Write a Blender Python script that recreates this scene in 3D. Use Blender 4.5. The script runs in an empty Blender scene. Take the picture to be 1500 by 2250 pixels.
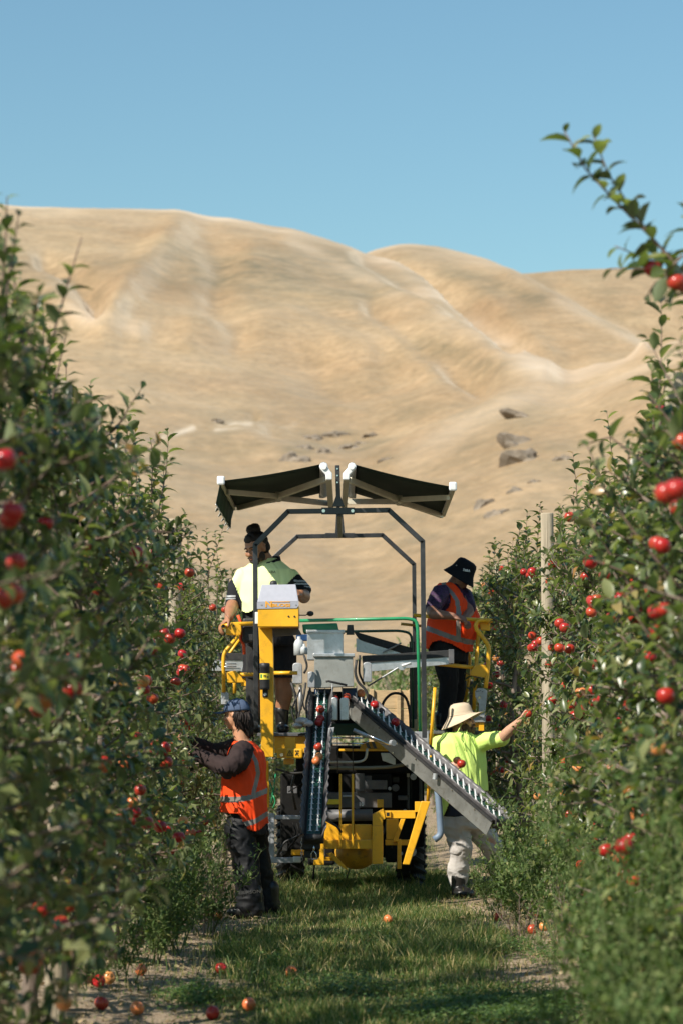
import bpy, bmesh, math, random
import numpy as np
from mathutils import Vector, Matrix, Euler
R = math.radians
random.seed(7)
rng = np.random.default_rng(11)
scene = bpy.context.scene
COL = scene.collection

# ------------------------------------------------------------------ camera
EYE = Vector((0.0, 0.0, 1.45))
FPX = 5312.0                      # 85 mm lens on a 24 mm wide portrait frame, in pixels of the 1500 px photo
PITCH = math.atan(475.0 / FPX)
YAW = 17.0 / FPX
cam_data = bpy.data.cameras.new('camera')
cam = bpy.data.objects.new('camera', cam_data)
COL.objects.link(cam)
cam.location = EYE
cam.rotation_euler = (R(90) + PITCH, 0, YAW)
cam_data.sensor_fit = 'HORIZONTAL'
cam_data.sensor_width = 24.0
cam_data.lens = 85.0
cam_data.clip_start = 0.1
cam_data.clip_end = 6000
cam_data.dof.use_dof = True
cam_data.dof.focus_distance = 19.6
cam_data.dof.aperture_fstop = 3.0
scene.camera = cam

# ------------------------------------------------------------------ light
SUN_EL, SUN_AZ = R(42), R(48)     # azimuth: to the left of straight behind the camera
sun_dir = Vector((-math.sin(SUN_AZ) * math.cos(SUN_EL), -math.cos(SUN_AZ) * math.cos(SUN_EL), math.sin(SUN_EL)))
world = bpy.data.worlds.new('World')
scene.world = world
world.use_nodes = True
wn = world.node_tree
wn.nodes.clear()
sky = wn.nodes.new('ShaderNodeTexSky')
sky.sky_type = 'NISHITA'
sky.sun_disc = False
sky.sun_elevation = SUN_EL
sky.sun_rotation = math.pi + SUN_AZ
sky.altitude = 100
sky.air_density = 1.5
sky.dust_density = 0.3
sky.ozone_density = 2.0
tint = wn.nodes.new('ShaderNodeMix')
tint.data_type = 'RGBA'
tint.blend_type = 'MULTIPLY'
tint.inputs[0].default_value = 1.0
tint.inputs[7].default_value = (0.82, 1.06, 1.10, 1)
bg = wn.nodes.new('ShaderNodeBackground')
bg.inputs[1].default_value = 0.080
wo = wn.nodes.new('ShaderNodeOutputWorld')
wn.links.new(sky.outputs[0], tint.inputs[6])
wn.links.new(tint.outputs[2], bg.inputs[0])
wn.links.new(bg.outputs[0], wo.inputs[0])
sd = bpy.data.lights.new('sun', 'SUN')
sd.energy = 5.0
sd.angle = R(0.53)
sd.color = (1.0, 0.93, 0.82)
sun = bpy.data.objects.new('sun', sd)
COL.objects.link(sun)
sun.rotation_euler = sun_dir.to_track_quat('Z', 'Y').to_euler()
scene.view_settings.view_transform = 'Standard'
scene.view_settings.look = 'None'
scene.view_settings.gamma = 1.0
scene.view_settings.exposure = 0.5
scene.view_settings.use_curve_mapping = False
scene.cycles.max_bounces = 6
scene.cycles.diffuse_bounces = 2
scene.cycles.glossy_bounces = 3
scene.cycles.transmission_bounces = 4
scene.cycles.transparent_max_bounces = 6
scene.cycles.use_denoising = True

_m = Euler((R(90) + PITCH, 0, YAW)).to_matrix()
def ray(px, py):
    d = _m @ Vector(((px - 750.0) / FPX, (1125.0 - py) / FPX, -1.0))
    return d / d.y
def P(px, py, Y):
    """point of the photograph (1500 x 2250 pixels) at distance Y down the alley"""
    return EYE + ray(px, py) * Y
def GP(px, py, z=0.0):
    d = ray(px, py)
    return EYE + d * ((z - EYE.z) / d.z)
def S(Y):
    return FPX / Y

# ------------------------------------------------------------------ materials
MATS = {}
def mat(name, col, rough=0.5, metal=0.0, var=0.0, vscale=8.0, bump=0.0, bscale=60.0, dirt=None, dirt_amt=0.0, coat=0.0, spec=0.5, rvar=0.1, stretch=(1,1,1)):
    if name in MATS: return MATS[name]
    m = bpy.data.materials.new(name)
    m.use_nodes = True
    nt = m.node_tree; N = nt.nodes; L = nt.links
    b = N['Principled BSDF']
    b.inputs['Roughness'].default_value = rough
    b.inputs['Metallic'].default_value = metal
    b.inputs['Coat Weight'].default_value = coat
    b.inputs['Specular IOR Level'].default_value = spec
    c4 = (*col, 1)
    b.inputs['Base Color'].default_value = c4
    tc = N.new('ShaderNodeTexCoord')
    mp = N.new('ShaderNodeMapping'); mp.inputs['Scale'].default_value = stretch
    L.new(tc.outputs['Object'], mp.inputs[0])
    if var > 0 or dirt:
        n = N.new('ShaderNodeTexNoise'); n.inputs['Scale'].default_value = vscale; n.inputs['Detail'].default_value = 6
        L.new(mp.outputs[0], n.inputs['Vector'])
        cr = N.new('ShaderNodeValToRGB')
        cr.color_ramp.elements[0].position = 0.3; cr.color_ramp.elements[1].position = 0.7
        cr.color_ramp.elements[0].color = (*[max(0, x * (1 - var)) for x in col], 1)
        cr.color_ramp.elements[1].color = (*[min(1, x * (1 + var)) for x in col], 1)
        L.new(n.outputs['Fac'], cr.inputs[0])
        out = cr.outputs[0]
        if dirt:
            n2 = N.new('ShaderNodeTexNoise'); n2.inputs['Scale'].default_value = vscale * 2.7; n2.inputs['Detail'].default_value = 8; n2.inputs['Roughness'].default_value = 0.7
            L.new(mp.outputs[0], n2.inputs['Vector'])
            r2 = N.new('ShaderNodeMapRange'); r2.inputs[1].default_value = 0.52; r2.inputs[2].default_value = 0.72; r2.inputs[4].default_value = dirt_amt
            L.new(n2.outputs['Fac'], r2.inputs[0])
            mx = N.new('ShaderNodeMix'); mx.data_type = 'RGBA'
            L.new(r2.outputs[0], mx.inputs[0]); L.new(out, mx.inputs[6]); mx.inputs[7].default_value = (*dirt, 1)
            out = mx.outputs[2]
        L.new(out, b.inputs['Base Color'])
        r3 = N.new('ShaderNodeMapRange'); r3.inputs[3].default_value = max(0.02, rough - rvar); r3.inputs[4].default_value = min(1, rough + rvar)
        L.new(n.outputs['Fac'], r3.inputs[0]); L.new(r3.outputs[0], b.inputs['Roughness'])
    if bump > 0:
        n = N.new('ShaderNodeTexNoise'); n.inputs['Scale'].default_value = bscale; n.inputs['Detail'].default_value = 4
        L.new(mp.outputs[0], n.inputs['Vector'])
        bp = N.new('ShaderNodeBump'); bp.inputs['Strength'].default_value = bump; bp.inputs['Distance'].default_value = 0.01
        L.new(n.outputs['Fac'], bp.inputs['Height']); L.new(bp.outputs[0], b.inputs['Normal'])
    MATS[name] = m
    return m

def leaf_mat(name, cols, back, transl=0.25, rough=0.45, spec=0.4, both=0.0):
    m = bpy.data.materials.new(name); m.use_nodes = True
    nt = m.node_tree; N = nt.nodes; L = nt.links
    b = N['Principled BSDF']; out = N['Material Output']
    g = N.new('ShaderNodeNewGeometry'); oi = N.new('ShaderNodeObjectInfo')
    ad = N.new('ShaderNodeMath'); ad.operation = 'ADD'
    L.new(g.outputs['Random Per Island'], ad.inputs[0]); L.new(oi.outputs['Random'], ad.inputs[1])
    fr = N.new('ShaderNodeMath'); fr.operation = 'FRACT'; L.new(ad.outputs[0], fr.inputs[0])
    cr = N.new('ShaderNodeValToRGB'); e = cr.color_ramp.elements
    e[0].position = cols[0][0]; e[0].color = (*cols[0][1], 1)
    e[1].position = cols[-1][0]; e[1].color = (*cols[-1][1], 1)
    for p, c in cols[1:-1]:
        k = e.new(p); k.color = (*c, 1)
    L.new(fr.outputs[0], cr.inputs[0])
    mx = N.new('ShaderNodeMix'); mx.data_type = 'RGBA'
    bf = N.new('ShaderNodeMath'); bf.operation = 'MULTIPLY'; bf.inputs[1].default_value = 0.8
    L.new(g.outputs['Backfacing'], bf.inputs[0])
    L.new(bf.outputs[0], mx.inputs[0]); L.new(cr.outputs[0], mx.inputs[6]); mx.inputs[7].default_value = (*back, 1)
    L.new(mx.outputs[2], b.inputs['Base Color'])
    b.inputs['Roughness'].default_value = rough
    b.inputs['Specular IOR Level'].default_value = spec
    tr = N.new('ShaderNodeBsdfTranslucent')
    tc = N.new('ShaderNodeMix'); tc.data_type = 'RGBA'; tc.blend_type = 'MULTIPLY'; tc.inputs[0].default_value = 1
    L.new(cr.outputs[0], tc.inputs[6]); tc.inputs[7].default_value = (1.6, 1.9, 0.7, 1)
    L.new(tc.outputs[2], tr.inputs[0])
    ms = N.new('ShaderNodeMixShader'); ms.inputs[0].default_value = transl
    L.new(b.outputs[0], ms.inputs[1]); L.new(tr.outputs[0], ms.inputs[2])
    L.new(ms.outputs[0], out.inputs[0])
    return m

# ------------------------------------------------------------------ object helpers
def tag(o, label=None, cat=None, group=None, kind=None):
    if label: o['label'] = label
    if cat: o['category'] = cat
    if group: o['group'] = group
    if kind: o['kind'] = kind
    return o
def empty(name, loc):
    o = bpy.data.objects.new(name, None); COL.objects.link(o)
    o.location = loc; o.empty_display_size = 0.2
    return o
def origin_of(o):
    v = Vector((0, 0, 0))
    while o is not None:
        v += o.location; o = o.parent
    return v
def link_mesh(name, me, parent=None, loc=(0, 0, 0)):
    o = bpy.data.objects.new(name, me); COL.objects.link(o)
    o.location = loc
    if parent: o.parent = parent
    return o
def copy_tree(o, parent=None):
    c = o.copy(); COL.objects.link(c); c.parent = parent
    for ch in o.children: copy_tree(ch, c)
    return c
def mesh_np(name, V, F, mats=(), smooth=False, midx=None):
    """V (n,3), F (m,k) arrays -> mesh"""
    me = bpy.data.meshes.new(name)
    V = np.asarray(V, dtype=np.float32); F = np.asarray(F, dtype=np.int32)
    k = F.shape[1]; m = F.shape[0]
    me.vertices.add(len(V)); me.vertices.foreach_set('co', V.ravel())
    me.loops.add(m * k); me.loops.foreach_set('vertex_index', F.ravel())
    me.polygons.add(m)
    me.polygons.foreach_set('loop_start', np.arange(0, m * k, k, dtype=np.int32))
    me.polygons.foreach_set('loop_total', np.full(m, k, dtype=np.int32))
    for mt in mats: me.materials.append(mt)
    if midx is not None: me.polygons.foreach_set('material_index', np.asarray(midx, dtype=np.int32))
    me.polygons.foreach_set('use_smooth', np.full(m, smooth, dtype=bool))
    me.update(calc_edges=True); me.validate()
    return me

class MB:
    """collects shapes given in world coordinates; build() links them as ONE mesh object"""
    def __init__(s): s.v = []; s.f = []
    def add(s, vs, fs):
        b = len(s.v); s.v += [Vector(p) for p in vs]; s.f += [tuple(b + i for i in f) for f in fs]; return s
    def box(s, c, size, rot=None):
        c = Vector(c); hx, hy, hz = [q / 2 for q in size]
        M = rot if rot is not None else Matrix.Identity(3)
        vs = [c + M @ Vector((x * hx, y * hy, z * hz)) for x in (-1, 1) for y in (-1, 1) for z in (-1, 1)]
        return s.add(vs, [(0, 1, 3, 2), (4, 6, 7, 5), (0, 4, 5, 1), (2, 3, 7, 6), (0, 2, 6, 4), (1, 5, 7, 3)])
    def bar(s, a, b, w, h=None, up=(0, 1, 0)):
        """square bar from a to b; w across, h along 'up'"""
        a = Vector(a); b = Vector(b); h = h or w
        d = (b - a).normalized(); up = Vector(up)
        sd_ = d.cross(up)
        if sd_.length < 1e-3: sd_ = d.cross(Vector((1, 0, 0)))
        sd_.normalize(); u = sd_.cross(d)
        vs = [p + sd_ * (x * w / 2) + u * (y * h / 2) for p in (a, b) for x, y in ((-1, -1), (1, -1), (1, 1), (-1, 1))]
        return s.add(vs, [(0, 1, 2, 3), (7, 6, 5, 4), (0, 4, 5, 1), (1, 5, 6, 2), (2, 6, 7, 3), (3, 7, 4, 0)])
    def tube(s, pts, r, n=10, cap=True, closed=False):
        pts = [Vector(p) for p in pts]
        rs = r if isinstance(r, (list, tuple)) else [r] * len(pts)
        vs = []; fs = []
        prev = None
        for i, p in enumerate(pts):
            a = pts[max(0, i - 1)]; b = pts[min(len(pts) - 1, i + 1)]
            d = (b - a).normalized()
            if prev is None:
                t = Vector((0, 0, 1)) if abs(d.z) < 0.9 else Vector((1, 0, 0))
                u = d.cross(t).normalized()
            else:
                u = (prev - d * prev.dot(d)).normalized()
            prev = u; w = d.cross(u)
            for k in range(n):
                an = 2 * math.pi * k / n
                vs.append(p + (u * math.cos(an) + w * math.sin(an)) * rs[i])
        for i in range(len(pts) - 1):
            for k in range(n):
                k2 = (k + 1) % n
                fs.append((i * n + k, i * n + k2, (i + 1) * n + k2, (i + 1) * n + k))
        if cap:
            fs.append(tuple(range(n - 1, -1, -1))); fs.append(tuple((len(pts) - 1) * n + k for k in range(n)))
        return s.add(vs, fs)
    def prism(s, pts, ext):
        """closed outline (3D points) extruded by ext"""
        pts = [Vector(p) for p in pts]; ext = Vector(ext); n = len(pts)
        vs = pts + [p + ext for p in pts]
        fs = [tuple(range(n)), tuple(range(2 * n - 1, n - 1, -1))] + [(i, n + i, n + (i + 1) % n, (i + 1) % n) for i in range(n)]
        return s.add(vs, fs)
    def sphere(s, c, r, n=12, m=8, scale=(1, 1, 1), rot=None):
        c = Vector(c); M = rot if rot is not None else Matrix.Identity(3)
        vs = [c + M @ Vector((0, 0, r * scale[2]))]
        for i in range(1, m):
            t = math.pi * i / m
            for k in range(n):
                a = 2 * math.pi * k / n
                vs.append(c + M @ Vector((r * math.sin(t) * math.cos(a) * scale[0], r * math.sin(t) * math.sin(a) * scale[1], r * math.cos(t) * scale[2])))
        vs.append(c + M @ Vector((0, 0, -r * scale[2])))
        fs = [(0, 1 + k, 1 + (k + 1) % n) for k in range(n)]
        for i in range(m - 2):
            for k in range(n):
                a = 1 + i * n + k; b = 1 + i * n + (k + 1) % n
                fs.append((a, a + n, b + n, b))
        l = len(vs) - 1; q = 1 + (m - 2) * n
        fs += [(l, q + (k + 1) % n, q + k) for k in range(n)]
        return s.add(vs, fs)
    def lathe(s, prof, c, n=24, rot=None, scale=(1, 1, 1)):
        """prof: (radius, z) list"""
        c = Vector(c); M = rot if rot is not None else Matrix.Identity(3)
        vs = []; fs = []
        for r_, z in prof:
            for k in range(n):
                a = 2 * math.pi * k / n
                vs.append(c + M @ Vector((r_ * math.cos(a) * scale[0], r_ * math.sin(a) * scale[1], z * scale[2])))
        for i in range(len(prof) - 1):
            for k in range(n):
                k2 = (k + 1) % n
                fs.append((i * n + k, i * n + k2, (i + 1) * n + k2, (i + 1) * n + k))
        return s.add(vs, fs)
    def build(s, name, m, parent=None, loc=None, bevel=0.0, smooth=False, fix=True):
        o0 = origin_of(parent) if parent else Vector(loc if loc is not None else (0, 0, 0))
        me = bpy.data.meshes.new(name)
        me.from_pydata([tuple(p - o0) for p in s.v], [], s.f)
        for mm in (m if isinstance(m, (list, tuple)) else [m]): me.materials.append(mm)
        if fix:
            bm = bmesh.new(); bm.from_mesh(me); bmesh.ops.recalc_face_normals(bm, faces=bm.faces[:]); bm.to_mesh(me); bm.free()
        if smooth:
            for p in me.polygons: p.use_smooth = len(p.vertices) <= 4
        o = link_mesh(name, me, parent, (0, 0, 0) if parent else o0)
        if bevel > 0:
            b = o.modifiers.new('bevel', 'BEVEL'); b.width = bevel; b.segments = 2; b.limit_method = 'ANGLE'; b.angle_limit = R(40)
        return o

def text_mesh(name, body, size, m, parent, loc, rot, ext=0.0008, shear=0.0, sx=1.0, bold=0.0):
    cu = bpy.data.curves.new(name, 'FONT'); cu.body = body; cu.size = size; cu.extrude = ext
    cu.align_x = 'CENTER'; cu.align_y = 'CENTER'; cu.shear = shear; cu.offset = bold; cu.resolution_u = 3
    t = bpy.data.objects.new(name, cu); COL.objects.link(t)
    dg = bpy.context.evaluated_depsgraph_get()
    me = bpy.data.meshes.new_from_object(t.evaluated_get(dg))
    bpy.data.objects.remove(t)
    me.materials.clear(); me.materials.append(m)
    o = link_mesh(name, me, parent)
    o.location = Vector(loc) - (origin_of(parent) if parent else Vector())
    o.rotation_euler = rot; o.scale = (sx, 1, 1)
    return o

# smooth value noise for shaping geometry
def vnoise(x, y, seed=0):
    x = np.asarray(x, dtype=float); y = np.asarray(y, dtype=float)
    xi = np.floor(x).astype(np.int64); yi = np.floor(y).astype(np.int64)
    xf = x - xi; yf = y - yi
    def h(a, b):
        n = (a * 374761393 + b * 668265263 + seed * 1442695041) & 0x7fffffff
        n = ((n ^ (n >> 13)) * 1274126177) & 0x7fffffff
        return ((n ^ (n >> 16)) & 0xffff) / 65535.0
    u = xf * xf * (3 - 2 * xf); v = yf * yf * (3 - 2 * yf)
    return (h(xi, yi) * (1 - u) + h(xi + 1, yi) * u) * (1 - v) + (h(xi, yi + 1) * (1 - u) + h(xi + 1, yi + 1) * u) * v
def fbm(x, y, oct=4, seed=0):
    t = 0; a = 0.5; s_ = 0
    for i in range(oct):
        t = t + a * vnoise(x * 2 ** i, y * 2 ** i, seed + i); s_ += a; a *= 0.5
    return t / s_ - 0.5
# ================================================================== SETTING
# ---------------- ground
def ground_mat():
    m = bpy.data.materials.new('orchard_ground'); m.use_nodes = True
    nt = m.node_tree; N = nt.nodes; L = nt.links; b = N['Principled BSDF']
    b.inputs['Roughness'].default_value = 0.95; b.inputs['Specular IOR Level'].default_value = 0.1
    tc = N.new('ShaderNodeTexCoord')
    def noise(sc, det=6, ro=0.6):
        n = N.new('ShaderNodeTexNoise'); n.inputs['Scale'].default_value = sc; n.inputs['Detail'].default_value = det; n.inputs['Roughness'].default_value = ro
        L.new(tc.outputs['Object'], n.inputs['Vector']); return n.outputs['Fac']
    soil = N.new('ShaderNodeValToRGB'); e = soil.color_ramp.elements
    e[0].position = 0.3; e[0].color = (0.20, 0.145, 0.095, 1); e[1].position = 0.72; e[1].color = (0.46, 0.36, 0.255, 1)
    L.new(noise(9, 8, 0.7), soil.inputs[0])
    lit = N.new('ShaderNodeValToRGB'); e = lit.color_ramp.elements
    e[0].position = 0.55; e[0].color = (0, 0, 0, 1); e[1].position = 0.64; e[1].color = (1, 1, 1, 1)
    L.new(noise(45, 4, 0.6), lit.inputs[0])
    mx = N.new('ShaderNodeMix'); mx.data_type = 'RGBA'
    L.new(lit.outputs[0], mx.inputs[0]); L.new(soil.outputs[0], mx.inputs[6]); mx.inputs[7].default_value = (0.12, 0.085, 0.05, 1)
    gr = N.new('ShaderNodeValToRGB'); e = gr.color_ramp.elements
    e[0].position = 0.3; e[0].color = (0.035, 0.05, 0.018, 1); e[1].position = 0.7; e[1].color = (0.17, 0.145, 0.07, 1)
    L.new(noise(6), gr.inputs[0])
    at = N.new('ShaderNodeAttribute'); at.attribute_name = 'grassy'
    mx2 = N.new('ShaderNodeMix'); mx2.data_type = 'RGBA'
    L.new(at.outputs['Fac'], mx2.inputs[0]); L.new(mx.outputs[2], mx2.inputs[6]); L.new(gr.outputs[0], mx2.inputs[7])
    L.new(mx2.outputs[2], b.inputs['Base Color'])
    bp = N.new('ShaderNodeBump'); bp.inputs['Strength'].default_value = 0.8; bp.inputs['Distance'].default_value = 0.02
    L.new(noise(35, 8, 0.7), bp.inputs['Height']); L.new(bp.outputs[0], b.inputs['Normal'])
    return m
def grassy_at(x, y):
    """1 on the grassed middle of the alley, 0 on the bare strip under the trees"""
    e = 0.74 + 0.5 * fbm(np.asarray(y) * 1.3, np.asarray(x) * 0.5, 3, 5)
    l = 1 / (1 + np.exp(-(np.asarray(x) + e + 0.02) * 16))
    r = 1 / (1 + np.exp((np.asarray(x) - e - 0.14) * 16))
    return l * r
def ground_z(x, y):
    x = np.asarray(x, dtype=float); y = np.asarray(y, dtype=float)
    near = np.clip((60 - y) / 30, 0, 1) * np.clip((4 - abs(x)) / 1.5, 0, 1) * np.clip((y - 1) / 2, 0, 1)
    return near * (0.045 * fbm(x * 2.5, y * 2.5, 4, 3) + 0.02 * fbm(x * 11, y * 11, 2, 8) + 0.05 * np.clip((abs(x) - 0.9) / 0.6, 0, 1))
xs = np.concatenate([[-3000, -800, -200, -60, -20, -8, -5], np.linspace(-3.6, 3.6, 120), [5, 8, 20, 60, 200, 800, 3000]])
ys = np.concatenate([[-2500, -600, -100, -20, 0], np.linspace(4, 40, 420), np.linspace(42, 130, 20), [300, 800, 3500]])
X, Y = np.meshgrid(xs, ys)
Z = ground_z(X, Y)
nx, ny = len(xs), len(ys)
idx = np.arange(nx * ny).reshape(ny, nx)
F = np.stack([idx[:-1, :-1].ravel(), idx[:-1, 1:].ravel(), idx[1:, 1:].ravel(), idx[1:, :-1].ravel()], 1)
me = mesh_np('ground', np.stack([X.ravel(), Y.ravel(), Z.ravel()], 1), F, [ground_mat()], True)
at = me.attributes.new('grassy', 'FLOAT', 'POINT')
at.data.foreach_set('value', grassy_at(X.ravel(), Y.ravel()).astype(np.float32))
tag(link_mesh('ground', me), kind='structure')

# ---------------- hills: one heightfield of three ridges with spurs and gullies
def hill_mat():
    m = bpy.data.materials.new('dry_grass_hill'); m.use_nodes = True
    nt = m.node_tree; N = nt.nodes; L = nt.links; b = N['Principled BSDF']
    b.inputs['Roughness'].default_value = 1.0; b.inputs['Specular IOR Level'].default_value = 0.0
    b.inputs['Sheen Weight'].default_value = 0.35; b.inputs['Sheen Roughness'].default_value = 0.45
    b.inputs['Sheen Tint'].default_value = (1.0, 0.93, 0.8, 1)
    tc = N.new('ShaderNodeTexCoord')
    def noise(sc, det=6, ro=0.6, st=(1, 1, 1)):
        mp = N.new('ShaderNodeMapping'); mp.inputs['Scale'].default_value = st
        L.new(tc.outputs['Object'], mp.inputs[0])
        n = N.new('ShaderNodeTexNoise'); n.inputs['Scale'].default_value = sc; n.inputs['Detail'].default_value = det; n.inputs['Roughness'].default_value = ro
        L.new(mp.outputs[0], n.inputs['Vector']); return n.outputs['Fac']
    def ramp(f, p0, c0, p1, c1):
        r = N.new('ShaderNodeValToRGB'); e = r.color_ramp.elements
        e[0].position = p0; e[0].color = (*c0, 1); e[1].position = p1; e[1].color = (*c1, 1); L.new(f, r.inputs[0]); return r.outputs[0]
    def mix(f, a, c, mode='MIX'):
        q = N.new('ShaderNodeMix'); q.data_type = 'RGBA'; q.blend_type = mode
        if isinstance(f, float): q.inputs[0].default_value = f
        else: L.new(f, q.inputs[0])
        L.new(a, q.inputs[6])
        if isinstance(c, tuple): q.inputs[7].default_value = (*c, 1)
        else: L.new(c, q.inputs[7])
        return q.outputs[2]
    base = ramp(noise(0.035, 8, 0.65, (1, 0.6, 1.3)), 0.35, (0.325, 0.208, 0.112), 0.65, (0.43, 0.305, 0.182))
    fine = ramp(noise(0.8, 6, 0.75, (1, 0.6, 1.0)), 0.32, (0.70, 0.69, 0.65), 0.68, (1.14, 1.13, 1.12))
    c = mix(1.0, base, fine, 'MULTIPLY')
    tuft = ramp(noise(1.7, 3, 0.8, (1, 0.7, 1.0)), 0.58, (0, 0, 0), 0.70, (1, 1, 1))
    def attr(n):
        a = N.new('ShaderNodeAttribute'); a.attribute_name = n; return a.outputs['Fac']
    tm = N.new('ShaderNodeMath'); tm.operation = 'MULTIPLY'; L.new(tuft, tm.inputs[0]); tm.inputs[1].default_value = 0.45
    blot = ramp(noise(0.13, 6, 0.7, (1, 0.6, 1.5)), 0.38, (0.86, 0.85, 0.80), 0.64, (1.08, 1.07, 1.05))
    c = mix(1.0, c, blot, 'MULTIPLY')
    c = mix(tm.outputs[0], c, (0.13, 0.10, 0.052))
    # greener and greyer patches, darker along a gully floor
    gm = N.new('ShaderNodeMath'); gm.operation = 'MULTIPLY'; L.new(attr('green'), gm.inputs[0])
    gn = N.new('ShaderNodeMapRange'); gn.inputs[1].default_value = 0.3; gn.inputs[2].default_value = 0.7; L.new(noise(0.25, 6, 0.7), gn.inputs[0])
    L.new(gn.outputs[0], gm.inputs[1])
    c = mix(gm.outputs[0], c, (0.115, 0.092, 0.048))
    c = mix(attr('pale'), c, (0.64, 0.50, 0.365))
    c = mix(attr('soil'), c, (0.72, 0.60, 0.46))
    L.new(c, b.inputs['Base Color'])
    bp = N.new('ShaderNodeBump'); bp.inputs['Strength'].default_value = 0.35; bp.inputs['Distance'].default_value = 1.2
    L.new(noise(0.35, 8, 0.7), bp.inputs['Height']); L.new(bp.outputs[0], b.inputs['Normal'])
    return m
def _elev(pts):
    """skyline pixels -> elevation tangent as a function of the azimuth tangent"""
    us = []; es = []
    for x, y in pts:
        d = ray(x, y); us.append(d.x); es.append(d.z)
    return np.array(us), np.array(es)
SKY_A = [(-1500, 520), (-700, 470), (0, 452), (60, 455), (200, 460), (400, 469), (520, 484), (640, 505), (740, 530), (800, 545), (870, 572), (960, 625), (1100, 730), (1190, 815), (1260, 822), (1350, 785), (1450, 745), (1600, 700), (2300, 640), (3000, 640)]
SKY_B = [(-1500, 900), (500, 700), (740, 570), (820, 546), (900, 537), (980, 545), (1080, 570), (1150, 602), (1210, 640), (1300, 695), (1420, 755), (1520, 800), (1900, 850), (3000, 900)]
SKY_C = [(-1500, 900), (700, 800), (1000, 640), (1080, 612), (1150, 600), (1250, 591), (1400, 588), (1500, 594), (1800, 590), (2400, 650), (3000, 700)]
us = np.linspace(-0.42, 0.42, 420)
Ys = np.concatenate([np.linspace(62, 120, 30), np.linspace(122, 430, 250), np.linspace(434, 900, 160)])
U, YY = np.meshgrid(us, Ys)
def ridge(pts, y0, y1, p):
    a, e = _elev(pts); E = np.interp(U, a, e)
    # round the corners of the traced skyline
    k = np.exp(-np.linspace(-2, 2, 13) ** 2); k /= k.sum()
    row = np.convolve(np.pad(E[0], 6, mode='edge'), k, 'valid'); E = np.tile(row, (len(Ys), 1))
    y0 = np.broadcast_to(y0, YY.shape); y1 = np.broadcast_to(y1, YY.shape)
    t = np.clip((YY - y0) / (y1 - y0), 0, 1)
    g = 1 - (1 - t) ** p
    z = 1.45 + YY * E * g
    back = np.clip((YY - y1) / 260, 0, 3)
    return np.where(YY > y1, 1.45 + y1 * E * (1 - 0.9 * back ** 1.6), z) - 1.45 * (1 - t)
PXu = 767 + us * FPX
yA = np.interp(PXu, [-800, 700, 820, 960, 1190, 1500, 3000], [430, 430, 415, 350, 245, 235, 230])
yB = np.interp(PXu, [-800, 980, 1150, 1420, 3000], [560, 560, 510, 400, 380])
kk_ = np.exp(-np.linspace(-2, 2, 21) ** 2); kk_ /= kk_.sum()
yA = np.convolve(np.pad(yA, 10, mode='edge'), kk_, 'valid'); yB = np.convolve(np.pad(yB, 10, mode='edge'), kk_, 'valid')
zA = ridge(SKY_A, 62, yA[None, :], 1.75)
zB = ridge(SKY_B, (yA * 0.8)[None, :], yB[None, :], 1.9)
zC = ridge(SKY_C, 430, 720, 1.9)
Zh = np.maximum(np.maximum(zA, zB), zC)
Xh = U * YY
PXh = 767 + U * FPX; PYh = 1600 - (Zh - 1.45) / YY * FPX
def seg_d(pts):
    d = np.full(PXh.shape, 1e9)
    for (x0, y0), (x1, y1) in zip(pts[:-1], pts[1:]):
        vx, vy = x1 - x0, y1 - y0; L2 = vx * vx + vy * vy
        t = np.clip(((PXh - x0) * vx + (PYh - y0) * vy) / L2, 0, 1)
        d = np.minimum(d, np.hypot(PXh - x0 - t * vx, PYh - y0 - t * vy))
    return d
G = lambda pts, w: np.exp(-(seg_d(pts) / w) ** 2)
dz = np.zeros_like(Zh)
for pts, w, a in [
    ([(640, 520), (760, 575), (900, 650), (1060, 745), (1200, 815)], 30, 2.2),
    ([(800, 560), (900, 610), (1000, 655), (1130, 750)], 22, -3.6),
    ([(560, 560), (700, 640), (830, 700), (950, 770)], 40, 3.0),
    ([(820, 690), (930, 760), (1060, 810)], 24, -3.0),
    ([(380, 500), (330, 560), (260, 640), (230, 720)], 30, 3.2),
    ([(90, 560), (160, 590), (205, 640), (212, 690)], 18, -3.8),
    ([(110, 640), (180, 690), (300, 722)], 20, 2.2),
    ([(450, 500), (480, 560), (470, 640), (520, 720)], 34, -2.4),
    ([(420, 720), (640, 700), (800, 780)], 30, 1.6),
    ([(240, 740), (500, 760), (700, 800)], 26, -1.2),
    ([(880, 545), (1000, 600), (1110, 680), (1200, 760)], 26, 1.6),
    ([(1000, 560), (1090, 620), (1170, 700), (1260, 760)], 26, -1.1),
    ([(1120, 600), (1220, 650), (1330, 705), (1420, 750)], 16, 3.0),
    ([(1230, 620), (1340, 690), (1430, 735)], 18, -2.6),
    ([(860, 1020), (1000, 930), (1150, 860), (1300, 800)], 34, 0.7),
    ([(600, 930), (760, 960), (880, 930), (1040, 850)], 26, -1.2),
    ([(270, 985), (350, 950), (440, 925), (560, 900)], 9, -1.0)]:
    dz += 0.62 * a * G(pts, w * 1.1)
amp = np.clip((YY - 62) / 80, 0, 1) * np.clip((760 - YY) / 100, 0.2, 1)
dz += amp * (3.6 * fbm(Xh / 46, YY / 46, 5, 21) + 0.8 * fbm(Xh / 9, YY / 9, 4, 33))
dz += amp * 1.3 * np.abs(fbm(Xh / 16 + YY / 60, YY / 70, 3, 44)) * -2
Zh = Zh + dz * np.clip((420 - np.abs(YY - 0)) / 420 + 0.55, 0.4, 1)
Zh = np.where(YY <= 62.1, -0.3, Zh)
PYh = 1600 - (Zh - 1.45) / YY * FPX
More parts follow.
